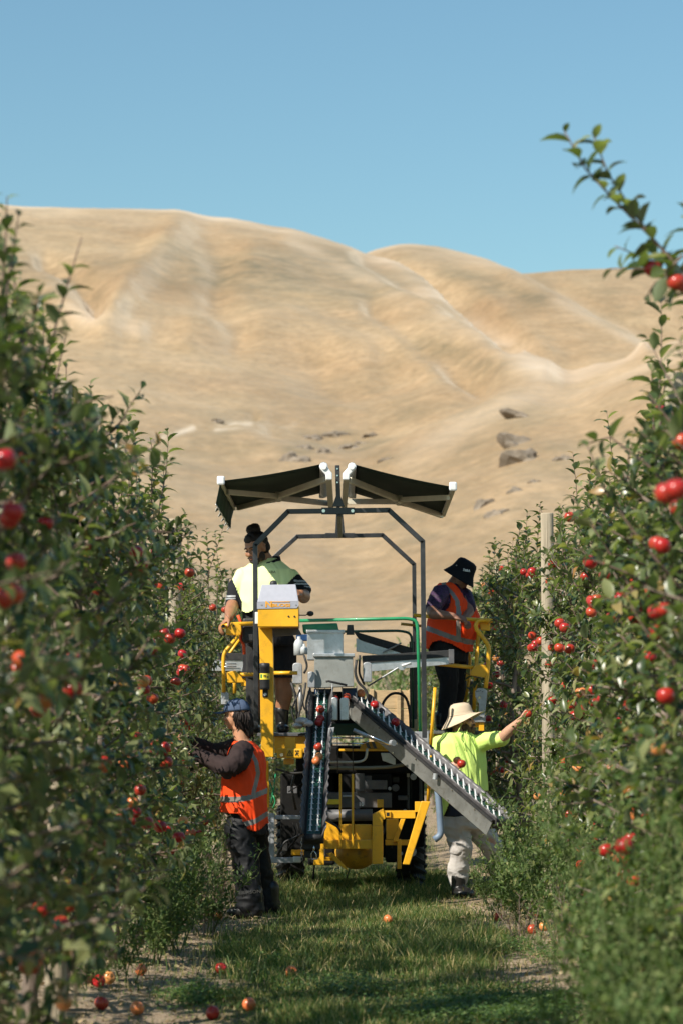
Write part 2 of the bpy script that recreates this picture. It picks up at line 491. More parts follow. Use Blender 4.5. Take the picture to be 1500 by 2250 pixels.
green = 1.0 * G([(390, 550), (470, 585), (560, 595), (640, 590)], 36) + 0.6 * G([(720, 560), (800, 600)], 22) + 0.9 * G([(980, 590), (1080, 615), (1190, 650)], 20) \
    + 0.9 * G([(930, 750), (1050, 790), (1100, 800)], 22) + 0.7 * G([(640, 985), (760, 960), (840, 985)], 26) + 0.4 * G([(300, 1000), (420, 980)], 40) + 0.45 * G([(1330, 690), (1400, 690)], 22) \
    + 0.7 * np.clip(fbm(Xh / 24, YY / 40, 4, 71) * 3.5, 0, 1) + 0.5 * np.clip((PYh - 860) / 120, 0, 1) * np.clip(0.5 + 3 * fbm(Xh / 5, YY / 7, 3, 77), 0, 1) + 0.5 * G([(205, 640), (212, 700)], 10) + 0.4 * G([(900, 900), (1180, 900)], 30)
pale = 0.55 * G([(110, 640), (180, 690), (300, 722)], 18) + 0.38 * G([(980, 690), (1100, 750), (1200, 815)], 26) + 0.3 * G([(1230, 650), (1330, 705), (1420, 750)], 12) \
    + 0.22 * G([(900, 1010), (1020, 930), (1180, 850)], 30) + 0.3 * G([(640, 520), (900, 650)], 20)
_cr = 0.62 * np.exp(-((YY - yA[None, :]) / 30) ** 2) * (zA >= zB - 0.5) + 0.4 * np.exp(-((YY - yB[None, :]) / 30) ** 2) * (PXh < 1150) * (zB > zA)  # thin pale grass on the crests, its backlit sheen painted in
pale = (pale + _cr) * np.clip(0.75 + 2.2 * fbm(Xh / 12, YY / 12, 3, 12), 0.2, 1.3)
soil = G([(350, 962), (425, 938)], 5) * 0.8 + G([(475, 937), (545, 930)], 7) + G([(620, 935), (650, 930)], 4) * 0.4
soil = soil * np.clip(0.7 + 2.5 * fbm(Xh / 1.6, YY / 1.6, 3, 14), 0, 1)
nx, ny = len(us), len(Ys)
idx = np.arange(nx * ny).reshape(ny, nx)
F = np.stack([idx[:-1, :-1].ravel(), idx[:-1, 1:].ravel(), idx[1:, 1:].ravel(), idx[1:, :-1].ravel()], 1)
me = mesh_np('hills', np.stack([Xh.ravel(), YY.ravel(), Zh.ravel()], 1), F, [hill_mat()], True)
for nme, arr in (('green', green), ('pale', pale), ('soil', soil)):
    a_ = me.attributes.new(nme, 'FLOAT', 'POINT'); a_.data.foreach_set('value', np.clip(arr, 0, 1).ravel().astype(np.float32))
tag(link_mesh('hills', me), kind='structure')
from mathutils.bvhtree import BVHTree
_bv = BVHTree.FromPolygons([tuple(v.co) for v in me.vertices], [tuple(p.vertices) for p in me.polygons])
def on_hill(px, py):
    d = ray(px, py).normalized(); h = _bv.ray_cast(EYE, d)
    return h[0]

# outcrops of rock, boulder by boulder
rock_m = mat('weathered_rock', (0.21, 0.172, 0.132), 0.95, var=0.35, vscale=0.5, bump=0.8, bscale=1.5, spec=0.1)
rocks = [(1140, 975, 44, 20, 'long low grey boulder lying above the pair on the hillside', -0.35), (1152, 1012, 42, 24, 'largest dark boulder on the slope right of the awning', -0.25),
         (1060, 1113, 26, 22, 'rounded grey boulder nearest the awning tip on its right', 0.1), (1092, 1130, 34, 17, 'flat pale boulder just right of the rounded one', 0.05),
         (1240, 1010, 24, 13, 'small boulder on the slope beside the right tree tops', -0.2), (640, 1012, 34, 20, 'dark boulder on the slope above the left awning', 0.1),
         (690, 965, 26, 13, 'small dark rock at the left end of the rocky band', -0.1), (735, 958, 30, 12, 'flat grey rock in the middle of the rocky band', 0.05),
         (822, 958, 22, 9, 'thin dark rock at the right end of the rocky band', 0), (765, 985, 34, 14, 'brown rock below the rocky band above the canopy mast', 0.15),
         (1150, 915, 40, 10, 'faint strip of rock high on the right slope', -0.3), (1135, 1080, 20, 12, 'small boulder between the two boulder pairs', -0.2), (705, 995, 20, 10, 'small rock between the mast top and the dark boulder', 0.2), (790, 975, 16, 8, 'tiny dark rock in a clump below the thin rock', 0.1), (668, 985, 18, 9, 'low dark rock left of the mast top', -0.1), (850, 1010, 18, 8, 'faint low rock above the right awning', 0.1), (1175, 1060, 16, 9, 'small grey stone beside the right tree tops', 0.2), (330, 968, 34, 6, 'dark overhang of the eroded bank at its left end', -0.35), (470, 925, 20, 6, 'dark clod above the pale eroded bank', 0.1)]
for i, (px, py, w, h, lab, tilt) in enumerate(rocks):
    c = on_hill(px, py)
    if c is None: continue
    k = c.y / FPX
    bm = bmesh.new(); bmesh.ops.create_icosphere(bm, subdivisions=3, radius=1)
    rr = random.Random(i)
    ox, oy = rr.uniform(0, 50), rr.uniform(0, 50)
    for v in bm.verts:
        n = float(fbm(v.co.x * 1.6 + ox, v.co.y * 1.6 + v.co.z * 1.3 + oy, 3, 5))
        v.co *= 1 + 1.5 * n + 0.25 * float(fbm(v.co.x * 5 + ox, v.co.y * 5 + v.co.z * 4 + oy, 2, 9))
        v.co.x *= w * k * 1.0; v.co.y *= w * k * 0.6; v.co.z *= h * k * 1.15
    bmesh.ops.rotate(bm, verts=bm.verts, cent=(0, 0, 0), matrix=Matrix.Rotation(tilt * -1, 3, 'Y'))
    me = bpy.data.meshes.new('boulder'); bm.to_mesh(me); bm.free(); me.materials.append(rock_m)
    o = link_mesh('boulder', me, None, c + Vector((0, 0.3, -h * k * 0.35)))
    tag(o, lab, 'boulder', 'boulders scattered on the dry hillside')
# ================================================================== VEGETATION
leaf_m = leaf_mat('apple_leaf', [(0.0, (0.022, 0.042, 0.009)), (0.35, (0.050, 0.078, 0.018)), (0.7, (0.125, 0.150, 0.046)), (0.95, (0.26, 0.27, 0.12)), (1.0, (0.32, 0.16, 0.04))], (0.22, 0.25, 0.13), 0.32, 0.34, 0.6)
weed_m = leaf_mat('weed_leaf', [(0.0, (0.045, 0.085, 0.022)), (0.5, (0.085, 0.135, 0.038)), (0.9, (0.17, 0.21, 0.075)), (1.0, (0.27, 0.25, 0.10))], (0.14, 0.20, 0.07), 0.25, 0.6, 0.25)
dryw_m = leaf_mat('dry_weed_leaf', [(0.0, (0.16, 0.10, 0.045)), (0.5, (0.27, 0.18, 0.08)), (1.0, (0.16, 0.17, 0.06))], (0.24, 0.18, 0.1), 0.2, 0.8, 0.1)
bark_m = mat('apple_bark', (0.20, 0.155, 0.125), 0.9, var=0.45, vscale=14, bump=0.6, bscale=60, stretch=(1, 1, 0.35), spec=0.2)
twig_m = mat('young_twig', (0.15, 0.095, 0.07), 0.7, var=0.3, vscale=20)
stem_m = mat('weed_stem', (0.09, 0.12, 0.035), 0.8, var=0.3, vscale=20)
post_m = mat('grey_post_wood', (0.36, 0.30, 0.215), 0.9, var=0.28, vscale=9, bump=0.7, bscale=45, stretch=(3, 3, 0.12), dirt=(0.17, 0.13, 0.09), dirt_amt=0.5, spec=0.15)
wire_m = mat('galvanised_wire', (0.45, 0.45, 0.44), 0.45, metal=0.9)

def leaf_template(nl=4, L_=1.0, W=0.46, fold=0.34, droop=0.42, quad3=False):
    """blade along +y, upper face towards +z; returns verts, quads"""
    ts = np.linspace(0, 1, nl + 1)
    w = W * 0.5 * np.sin(np.pi * ts ** 0.8) ** 0.75
    w[0] = 0.012; w[-1] = 0.004
    V = []
    for t, ww in zip(ts, w):
        y = L_ * t * (1 - 0.12 * t * t); z = -droop * t * t * L_
        for sgn in (-1, 0, 1):
            V.append((sgn * ww, y, z + abs(sgn) * ww * fold))
    F = []
    for i in range(nl):
        a = i * 3
        F += [(a, a + 1, a + 4, a + 3), (a + 1, a + 2, a + 5, a + 4)]
    return np.array(V), np.array(F)
LT = [leaf_template(4), leaf_template(4, droop=0.62, W=0.42), leaf_template(4, droop=0.15, fold=0.6, W=0.5)]
LT3 = [leaf_template(2), leaf_template(2, droop=0.6), leaf_template(3, droop=0.2, fold=0.6)]
LTW = [leaf_template(2, W=0.40, droop=0.1, fold=0.2)]

def stamp(tmpl, O, D, Nn, Sc, off=0):
    """place template at O, blade direction D, upper normal Nn, scale Sc"""
    V0, F0 = tmpl
    D = D / np.linalg.norm(D, axis=1, keepdims=True)
    Sd = np.cross(D, Nn); Sd /= np.linalg.norm(Sd, axis=1, keepdims=True) + 1e-9
    Nz = np.cross(Sd, D)
    n = len(O)
    V = O[:, None, :] + Sc[:, None, None] * (V0[None, :, 0:1] * Sd[:, None] + V0[None, :, 1:2] * D[:, None] + V0[None, :, 2:3] * Nz[:, None])
    F = F0[None] + (np.arange(n) * len(V0))[:, None, None] + off
    return V.reshape(-1, 3), F.reshape(-1, F0.shape[1])

def leaves_on(path, r_, step, size, tip=True, up=0.35):
    """alternate leaves along a twig path: returns (origin, direction, normal, scale) lists"""
    O, D, Nn, Sc = [], [], [], []
    path = np.array(path); seg = np.linalg.norm(np.diff(path, axis=0), axis=1); L_ = seg.sum()
    if L_ <= 0: return O, D, Nn, Sc
    cum = np.concatenate([[0], np.cumsum(seg)])
    s_ = r_.uniform(0.02, 0.05); k = r_.random() * 6.28
    while s_ < L_:
        i = min(len(seg) - 1, np.searchsorted(cum, s_) - 1); i = max(i, 0)
        t = (s_ - cum[i]) / seg[i]
        p = path[i] * (1 - t) + path[i + 1] * t
        ax = (path[i + 1] - path[i]) / seg[i]
        k += 2.4 + r_.uniform(-0.4, 0.4)
        ref = np.array([0, 0, 1.0]) if abs(ax[2]) < 0.8 else np.array([1.0, 0, 0])
        u = np.cross(ax, ref); u /= np.linalg.norm(u); w = np.cross(ax, u)
        out = u * math.cos(k) + w * math.sin(k)
        d = out * 0.85 + ax * r_.uniform(0.35, 0.8) + np.array([0, 0, up * r_.uniform(0.2, 1.0)])
        nn = ax * 0.6 + np.array([0, 0, 1.0]) + r_.normal(0, 0.25, 3)
        O.append(p); D.append(d); Nn.append(nn); Sc.append(size * r_.uniform(0.7, 1.15) * (0.62 if s_ > L_ - 0.05 else 1))
        s_ += step * r_.uniform(0.6, 1.4)
    return O, D, Nn, Sc

def wander(p, d, L_, n, r_, wob=0.12, grav=0.0):
    p = np.array(p, dtype=float); d = np.array(d, dtype=float); d /= np.linalg.norm(d)
    pts = [p.copy()]
    for i in range(n):
        d = d + r_.normal(0, wob, 3) + np.array([0, 0, grav])
        d /= np.linalg.norm(d); p = p + d * L_ / n; pts.append(p.copy())
    return pts

def tree_variant(seed, H=2.85, depth=0.40, near=False, nlat=50):
    r_ = np.random.default_rng(seed)
    wood = MB(); twigs = MB()
    lead = [np.array([0, 0, -0.05])]
    p = np.array([0, 0, 0.0]); ox = r_.normal(0, 0.03, 2)
    nseg = 12
    for i in range(1, nseg + 1):
        z = H * i / nseg
        lead.append(np.array([ox[0] + 0.05 * math.sin(z * 3 + seed), ox[1] + 0.06 * math.sin(z * 2.3 + seed * 2), z]))
    lead[1][:2] = r_.normal(0, 0.035, 2)
    rad = [0.042] + [0.036 * (1 - i / nseg) ** 0.8 + 0.006 for i in range(1, nseg + 1)]
    wood.tube(lead, rad, 9)
    A = ([], [], [], [])
    def ext(q):
        for a, b in zip(A, q): a.extend(b)
    az = r_.random() * 6.28
    for i in range(nlat):
        f = i / (nlat - 1)
        z = 0.30 + (H - 0.42) * f ** 1.0 + r_.uniform(-0.04, 0.04)
        az += 2.4 + r_.uniform(-0.3, 0.3)
        L_ = (0.66 * (1 - f) + 0.36 * f) * r_.uniform(0.7, 1.2)
        k = z / H * nseg; j = min(nseg - 1, int(k)); b = lead[j] * (1 - (k - j)) + lead[j + 1] * (k - j)
        dx, dy = math.cos(az) * depth / 0.55, math.sin(az) * 1.15
        br = wander(b, (dx, dy, 0.35), L_, 5, r_, 0.13, -0.05 if f < 0.6 else 0.05)
        wood.tube(br, [0.013 * (1 - q / 6.5) for q in range(6)], 5)
        ext(leaves_on(br[1:], r_, 0.032, 0.103))
        for q in range(5):
            t = r_.uniform(0.15, 0.95); jj = min(4, int(t * 5)); s0 = br[jj] + (br[jj + 1] - br[jj]) * (t * 5 - jj)
            tw = wander(s0, np.array([dx * 0.4, dy * 0.4, 0.2]) + r_.normal(0, 0.6, 3), r_.uniform(0.10, 0.26), 3, r_, 0.15, 0.02)
            twigs.tube(tw, [0.004, 0.0035, 0.003, 0.002], 4, cap=False)
            ext(leaves_on(tw, r_, 0.020, 0.100))
    for i in range(6):       # upright shoots at the top
        b = lead[-1 - (i % 3)] + r_.normal(0, 0.05, 3)
        sh = wander(b, (r_.normal(0, 0.14), r_.normal(0, 0.2), 1), r_.uniform(0.25, 0.6), 5, r_, 0.05, 0.03)
        twigs.tube(sh, [0.006, 0.005, 0.0045, 0.004, 0.003, 0.002], 5, cap=False)
        ext(leaves_on(sh, r_, 0.030, 0.095, up=0.5))
    O, D, Nn, Sc = [np.array(a) for a in A]
    VV = []; FF = []; off = 0
    pick = r_.integers(0, 3, len(O))
    tm = LT if near else LT3
    parts = []
    for k in range(3):
        s_ = pick == k
        V, F_ = stamp(tm[k], O[s_], D[s_], Nn[s_], Sc[s_], off); off += len(V); VV.append(V); FF.append(F_)
    crown = mesh_np('crown', np.concatenate(VV), np.concatenate(FF), [leaf_m], True)
    ow = wood.build('trunk', bark_m, smooth=True, fix=False); ot = twigs.build('twigs', twig_m, smooth=True, fix=False)
    mw, mt = ow.data, ot.data
    bpy.data.objects.remove(ow); bpy.data.objects.remove(ot)
    return mw, mt, crown, lead, len(O)

variants = [tree_variant(100 + i, H=2.60 + 0.22 * ((i * 37) % 5) / 4, near=False, nlat=(50, 36, 52, 44, 30, 50, 46, 38, 52)[i]) for i in range(9)]
leafV, leafF = LT[0]
leaf_meshes = []
for t in LT + [leaf_template(5, droop=0.5, fold=0.5)]:
    me = mesh_np('leaf', t[0], t[1], [leaf_m], True); leaf_meshes.append(me)

def shoot_object(root, path, step, size, r_, rad=0.005, maxn=30, up=0.4, tw=None):
    """a clear shoot: its stem is a part of the tree, each leaf a sub-part"""
    n = len(path); m_ = MB(); m_.tube([Vector(p) for p in path], [rad * (1 - 0.65 * i / (n - 1)) for i in range(n)], 6)
    o = m_.build('shoot', tw or twig_m, root, smooth=True, fix=False)
    base = origin_of(root)
    O, D, Nn, Sc = leaves_on(path, r_, step, size, up=up)
    k = 0
    for p, d, nn, s_ in list(zip(O, D, Nn, Sc))[:maxn]:
        d = Vector(d).normalized(); nn = Vector(nn); sd_ = d.cross(nn).normalized(); nz = sd_.cross(d)
        lo = bpy.data.objects.new('leaf', leaf_meshes[int(r_.integers(0, 4))]); COL.objects.link(lo)
        lo.parent = o
        M = Matrix(((sd_.x, d.x, nz.x), (sd_.y, d.y, nz.y), (sd_.z, d.z, nz.z))).to_4x4()
        lo.matrix_local = Matrix.Translation(Vector(p) - base) @ M @ Matrix.Scale(float(s_), 4)
        k += 1
    return k

LX, RX = -1.42, 1.55
POSTS_L = [11.6, 19.3, 27.0, 34.6, 42.2]
POSTS_R = [11.4, 18.9, 24.9, 32.5, 40.0]
ORD = ['first', 'second', 'third', 'fourth', 'fifth', 'sixth', 'seventh', 'eighth', 'ninth', 'tenth']
trees = []       # (x, y, description)
def row(xc, posts, side, y0, y1, step, seed):
    r_ = np.random.default_rng(seed)
    ys = []; y = y0
    while y < y1: ys.append(y); y += step
    cnt = {}
    for i, y in enumerate(ys):
        yy = y + r_.uniform(-0.08, 0.08)
        for p in posts:
            if abs(yy - p) < 0.22: yy = p + (0.32 if yy > p else -0.32)
        xx = xc + r_.uniform(-0.04, 0.04)
        if side == 'right' and 12.5 < yy < 20.8: xx += 0.15
        if side == 'left' and 19.5 < yy < 24: xx -= 0.08
        k = sum(1 for p in posts if p < yy)
        cnt[k] = cnt.get(k, 0) + 1
        n = ORD[min(9, cnt[k] - 1)]
        if k == 0: where = 'before the nearest post'
        elif k < len(posts): where = ['', 'past the nearest post', 'past the second post', 'past the third post', 'past the fourth post'][k]
        else: where = 'past the last post'
        desc = f'{n} tree {where}, {side} row'
        vi = int(r_.integers(0, len(variants)))
        mw, mt, mc, lead, nl = variants[vi]
        zg = float(ground_z(xx, yy))
        root = empty('apple_tree', (xx, yy, zg - 0.02))
        rz = math.pi * int(r_.integers(0, 2)) + r_.uniform(-0.25, 0.25)
        tag(root, f'leafy apple tree, {desc}', 'apple tree', 'apple trees of the two orchard rows')
        sc = r_.uniform(0.94, 1.05) * (1.08 if side == 'left' and 9.6 < yy < 12.5 else 1.04 if yy < 9.6 and side == 'left' else 0.96 if yy < 9.6 else 0.9 if side == 'left' and 18.6 < yy < 21.8 else 1.0)
        for nm, me in (('trunk', mw), ('twigs', mt), ('crown', mc)):
            o = link_mesh(nm, me, root); o.rotation_euler = (0, 0, rz); nar = 0.7 if (17.3 < yy < 24 or (side == 'right' and 13 < yy < 24)) else 1.0; nar = 0.95 if side == 'right' and yy > 20.8 else nar; gap = side == 'left' and 17.2 < yy < 18.7; o.scale = (0.6 if gap else nar, 1, sc * (0.72 if gap else 1))
            if nm != 'trunk': o['kind'] = 'stuff'
        trees.append((xx, yy, desc, side))
        if 5.5 < yy < 25.5:
            tot = 0; lim = 300 if yy < 20.5 else 120
            inner = 1 if side == 'left' else -1
            for q in range(16):
                if tot > lim - 24 or (side == 'left' and 17.2 < yy < 18.7): break
                if q < 5 and (yy < (7.6 if side == 'left' else 9.6) or (side == 'left' and 18.6 < yy < 21.8)): continue
                if q < 5:   # upright leaders
                    b = (xx + r_.normal(0, 0.07), yy + r_.uniform(-0.5, 0.5), 2.45 + r_.uniform(0, 0.4))
                    L_ = r_.uniform(0.35, 0.72); d = (r_.normal(0, 0.10), r_.normal(0, 0.12), 1); g = 0.03
                else:       # shoots reaching out into the alley
                    z = r_.uniform(0.7, 2.6); b = (xx + inner * 0.18, yy + r_.uniform(-0.5, 0.5), z)
                    L_ = r_.uniform(0.3, 0.5) * (1.0 if side == 'left' else 0.9) * (0.45 if yy > 17.0 else 0.7 if yy > 13 else 1); d = (inner * r_.uniform(0.5, 1.0), r_.normal(0, 0.35), r_.uniform(0.1, 0.9)); g = 0.02
                path = wander(b, d, L_, 6, r_, 0.07, g)
                tot += shoot_object(root, path, 0.032, 0.106, r_, maxn=24)
                if q < 9 and yy > 7 and q % 2 == 0: pass
row(LX, POSTS_L, 'left', 5.7, 46, 1.3, 5)
row(RX, POSTS_R, 'right', 6.0, 46, 1.3, 9)

# wooden posts and trellis wires
def post(x, y, h, lab, r=0.052):
    m_ = MB(); n = 16
    prof = [(r, -0.1), (r * 1.0, h * 0.5), (r * 0.97, h - 0.01), (r * 0.93, h), (0.0001, h + 0.002)]
    m_.lathe(prof, (x, y, 0), n)
    o = m_.build('trellis_post', post_m, loc=(x, y, 0), smooth=False)
    for p in o.data.polygons: p.use_smooth = abs(p.normal.z) < 0.5
    tag(o, lab, 'post', 'round wooden trellis posts in the rows')
    return o
for i, y in enumerate(POSTS_L):
    post(LX + 0.03, y, 3.12, ['weathered wooden post standing nearest in the left row', 'second wooden post of the left row beside the man on the platform', 'third wooden post of the left row hidden behind the machine', 'fourth wooden post far down the left row', 'farthest wooden post of the left row'][i])
for i, y in enumerate(POSTS_R):
    post(RX + 0.0, y, 3.13, ['pale wooden post at the right edge of the picture', 'tall bare wooden post right of the reaching picker', 'wooden post behind the woman in the black hat', 'fourth wooden post far down the right row', 'farthest wooden post of the right row'][i])
for xc, side in ((LX, 'left'), (RX, 'right')):
    for z, w in ((0.7, 'lowest'), (1.4, 'second'), (2.1, 'third'), (2.8, 'top')):
        m_ = MB(); xo = xc + (0.058 if side == 'left' else -0.058)
        m_.tube([(xo, 3, z), (xo, 15, z - 0.01), (xo, 30, z), (xo, 47, z)], 0.0018, 5)
        tag(m_.build('trellis_wire', wire_m, loc=(xo, 3, z)), f'{w} steel wire strung along the {side} row of posts', 'wire')

# the leaning branch against the sky, upper right, and near blurred shoots
def traced_branch(pts, Y, rad, n=10):
    pts = [P(x, y, Y + dy) for x, y, dy in pts]
    out = []
    for a, b in zip(pts[:-1], pts[1:]):
        for k in range(3): out.append(np.array(a.lerp(b, k / 3)))
    out.append(np.array(pts[-1])); return out
r_ = np.random.default_rng(77)
bt = empty('apple_tree', (RX - 0.02, 8.6, 0.0))
tag(bt, 'apple tree whose long leaning branch reaches up against the blue sky', 'apple tree')
m_ = MB(); br0 = traced_branch([(1725, 1900, 0), (1700, 1300, 0), (1640, 900, 0), (1560, 700, 0), (1500, 600, 0)], 8.6, 0.02)
m_.tube([Vector(p) for p in br0], [0.026 - 0.0014 * i for i in range(len(br0))], 8); m_.build('trunk', bark_m, bt, smooth=True, fix=False)
for pts, rad in [([(1500, 600, 0), (1430, 520, 0), (1350, 440, 0), (1285, 370, 0), (1238, 285, 0)], 0.007), ([(1430, 520, 0), (1380, 450, .05), (1335, 380, .05), (1300, 290, .05)], 0.006),
                 ([(1500, 600, .05), (1470, 560, .1), (1400, 560, .1), (1350, 540, .1)], 0.006), ([(1540, 640, 0), (1480, 620, 0), (1420, 590, 0), (1340, 590, 0)], 0.006), ([(1560, 560, 0), (1510, 500, 0), (1500, 440, 0)], 0.005),
                 ([(1540, 640, .1), (1480, 600, .1), (1440, 620, .1), (1420, 650, .1)], 0.006), ([(1560, 700, .1), (1500, 640, .1), (1450, 560, .1)], 0.006), ([(1500, 560, -.1), (1460, 600, -.1), (1490, 650, -.1)], 0.006)]:
    shoot_object(bt, traced_branch(pts, 8.6, rad), 0.030, 0.112, r_, rad=rad, maxn=30)
# near shoots on the left edge, far out of focus
for (pts, Y0) in [([(-40, 1960, 0), (60, 1900, 0), (120, 1840, 0), (170, 1790, 0)], 6.6), ([(-60, 2010, 0), (20, 1950, .1), (90, 1930, .1)], 6.5), ([(180, 1500, 0), (215, 1400, 0), (240, 1330, 0), (300, 1260, .1)], 8.8),
                  ([(60, 900, 0), (110, 760, 0), (150, 620, 0), (180, 520, 0)], 8.6), ([(300, 1450, 0), (330, 1400, 0), (360, 1370, 0)], 9.6), ([(190, 1120, 0), (250, 1050, 0), (310, 1000, 0)], 8.8), ([(150, 900, 0), (200, 880, 0), (250, 870, 0)], 8.8),
                  ([(120, 1700, 0), (180, 1680, 0), (230, 1640, 0)], 8.6), ([(20, 1300, 0), (90, 1230, 0), (130, 1130, 0)], 8.2), ([(120, 1600, 0), (160, 1540, 0), (200, 1420, 0)], 8.4)]:
    path = traced_branch(pts, Y0, 0.006)
    j = min(range(len(trees)), key=lambda q: abs(trees[q][1] - Y0) + (0 if trees[q][3] == 'left' else 99))
    root = [o for o in COL.objects if o.name.startswith('apple_tree') and abs(o.location.y - trees[j][1]) < 1e-3 and o.location.x < 0][0]
    shoot_object(root, path, 0.034, 0.098, r_, rad=0.006, maxn=16)
for (pts, Y0) in [([(1500, 1300, 0), (1400, 1180, 0), (1330, 1080, 0), (1290, 980, 0)], 9.2), ([(1500, 1100, 0), (1420, 1020, 0), (1340, 960, 0), (1270, 980, 0)], 9.4), ([(1480, 1330, 0), (1380, 1260, 0), (1300, 1230, 0), (1250, 1180, 0)], 9.8),
                  ([(1520, 1500, 0), (1420, 1390, 0), (1380, 1320, 0)], 9.0), ([(1420, 1350, 0), (1330, 1200, 0), (1255, 1090, 0)], 10.4), ([(1500, 960, 0), (1450, 900, 0), (1420, 860, 0)], 9.4)]:
    path = traced_branch(pts, Y0, 0.006)
    j = min(range(len(trees)), key=lambda q: abs(trees[q][1] - Y0) + (0 if trees[q][3] == 'right' else 99))
    root = [o for o in COL.objects if o.name.startswith('apple_tree') and abs(o.location.y - trees[j][1]) < 1e-3 and o.location.x > 0][0]
    shoot_object(root, path, 0.036, 0.095, r_, rad=0.007, maxn=20)

# ---------------- weeds: tall, fine-leaved, along both edges
def weed_variant(seed, h, dry=False):
    r_ = np.random.default_rng(seed); st = MB(); A = ([], [], [], [])
    for s_ in range(5):
        main = wander((r_.normal(0, 0.05), r_.normal(0, 0.05), 0), (r_.normal(0, 0.25), r_.normal(0, 0.25), 1), h * r_.uniform(0.7, 1.0), 9, r_, 0.06, 0.02)
        st.tube(main, [0.005 * (1 - i / 12) for i in range(10)], 5, cap=False)
        for k in range(20):
            t = r_.uniform(0.10, 0.98) * 8.9; j = int(t); b = main[j] + (main[j + 1] - main[j]) * (t - j)
            a = r_.random() * 6.28
            L_ = h * 0.2 * (1.15 - t / 9) * r_.uniform(0.6, 1.2) + 0.05
            br = wander(b, (math.cos(a), math.sin(a), 0.9), L_, 4, r_, 0.12, 0.03)
            st.tube(br, [0.002, 0.0018, 0.0015, 0.001, 0.001], 3, cap=False)
            q = leaves_on(br, r_, 0.015 if not dry else 0.02, 0.060 if not dry else 0.026, up=0.3)
            for a_, b_ in zip(A, q): a_.extend(b_)
    O, D, Nn, Sc = [np.array(a) for a in A]
    V, F_ = stamp(LTW[0], O, D, Nn, Sc)
    fol = mesh_np('foliage', V, F_, [dryw_m if dry else weed_m], True)
    so = st.build('stem', stem_m if not dry else bark_m, smooth=True, fix=False); ms = so.data; bpy.data.objects.remove(so)
    return ms, fol
WV = [weed_variant(300 + i, h) for i, h in enumerate((0.5, 0.7, 1.0, 1.3, 1.55))]
WD = [weed_variant(400 + i, h, True) for i, h in enumerate((0.35, 0.6))]
r_ = np.random.default_rng(55)
def weed(x, y, vi, lab, dry=False, sc=1.0, grp='weeds growing along the tree rows'):
    ms, fol = (WD if dry else WV)[vi]
    root = empty('weed_plant', (x, y, float(ground_z(x, y)) - 0.01))
    rz = r_.random() * 6.28
    for nm, me in (('stem', ms), ('foliage', fol)):
        o = link_mesh(nm, me, root); o.rotation_euler = (0, 0, rz); o.scale = (sc, sc, sc)
        if nm == 'foliage': o['kind'] = 'stuff'
    tag(root, lab, 'weed', grp)
# tall blurred ones close on the right
for x, y, vi, sc in [(1.02, 7.9, 3, 1.0), (1.16, 8.4, 4, 1.0), (0.98, 8.7, 2, 1.1), (1.22, 7.7, 4, 1.0), (1.12, 9.3, 4, 0.9), (1.3, 9.8, 3, 1.0), (1.15, 10.5, 3, 1.0), (1.02, 7.2, 2, 1.1), (0.98, 6.6, 2, 1.0)]:
    weed(x, y, vi, 'tall pale green weed blurred in the right foreground', grp='tall weeds in the right foreground', sc=sc)
for x, y, vi, sc in [(1.45, 14.6, 2, 1.0), (1.4, 15.8, 3, 1.0), (1.3, 16.5, 2, 1.0), (1.2, 17.3, 1, 1.1), (1.32, 17.5, 2, 1.0), (1.42, 15.2, 4, 0.85), (1.25, 18.2, 1, 1.1), (1.3, 13.2, 2, 1.0), (1.35, 12.2, 3, 0.9)]:
    weed(x, y, vi, 'tall fine leaved weed standing between the right row and the picker', grp='tall weeds beside the reaching picker', sc=sc)
for x, y, vi, sc in [(-1.08, 15.6, 1, 1.1), (-1.12, 16.3, 2, 1.0), (-1.0, 16.9, 1, 1.1), (-1.2, 14.9, 0, 1.2), (-1.14, 17.4, 2, 1.0), (-1.22, 18.0, 2, 1.0), (-1.28, 15.4, 1, 1.2), (-1.26, 17.2, 2, 0.9)]:
    weed(x, y, vi, 'leafy green weed at the foot of the left row before the orange vest', grp='weeds before the left picker', sc=sc)
for x, y, vi in [(1.12, 16.4, 0), (1.3, 14.5, 1), (-0.98, 17.0, 1), (-1.1, 18.0, 0), (-1.02, 19.2, 1), (-0.93, 19.8, 0)]:
    weed(x, y, vi, 'dry brown weed on the bare strip beside the grass', dry=True, grp='dry weeds along the bare strips')
for i in range(14):
    s_ = -1 if i % 2 else 1
    weed(s_ * r_.uniform(1.1, 1.5), r_.uniform(10, 21), int(r_.integers(0, 2)), f'low green weed under the {"left" if s_ < 0 else "right"} row', sc=0.7, grp='low weeds under the ' + ('left' if s_ < 0 else 'right') + ' row')

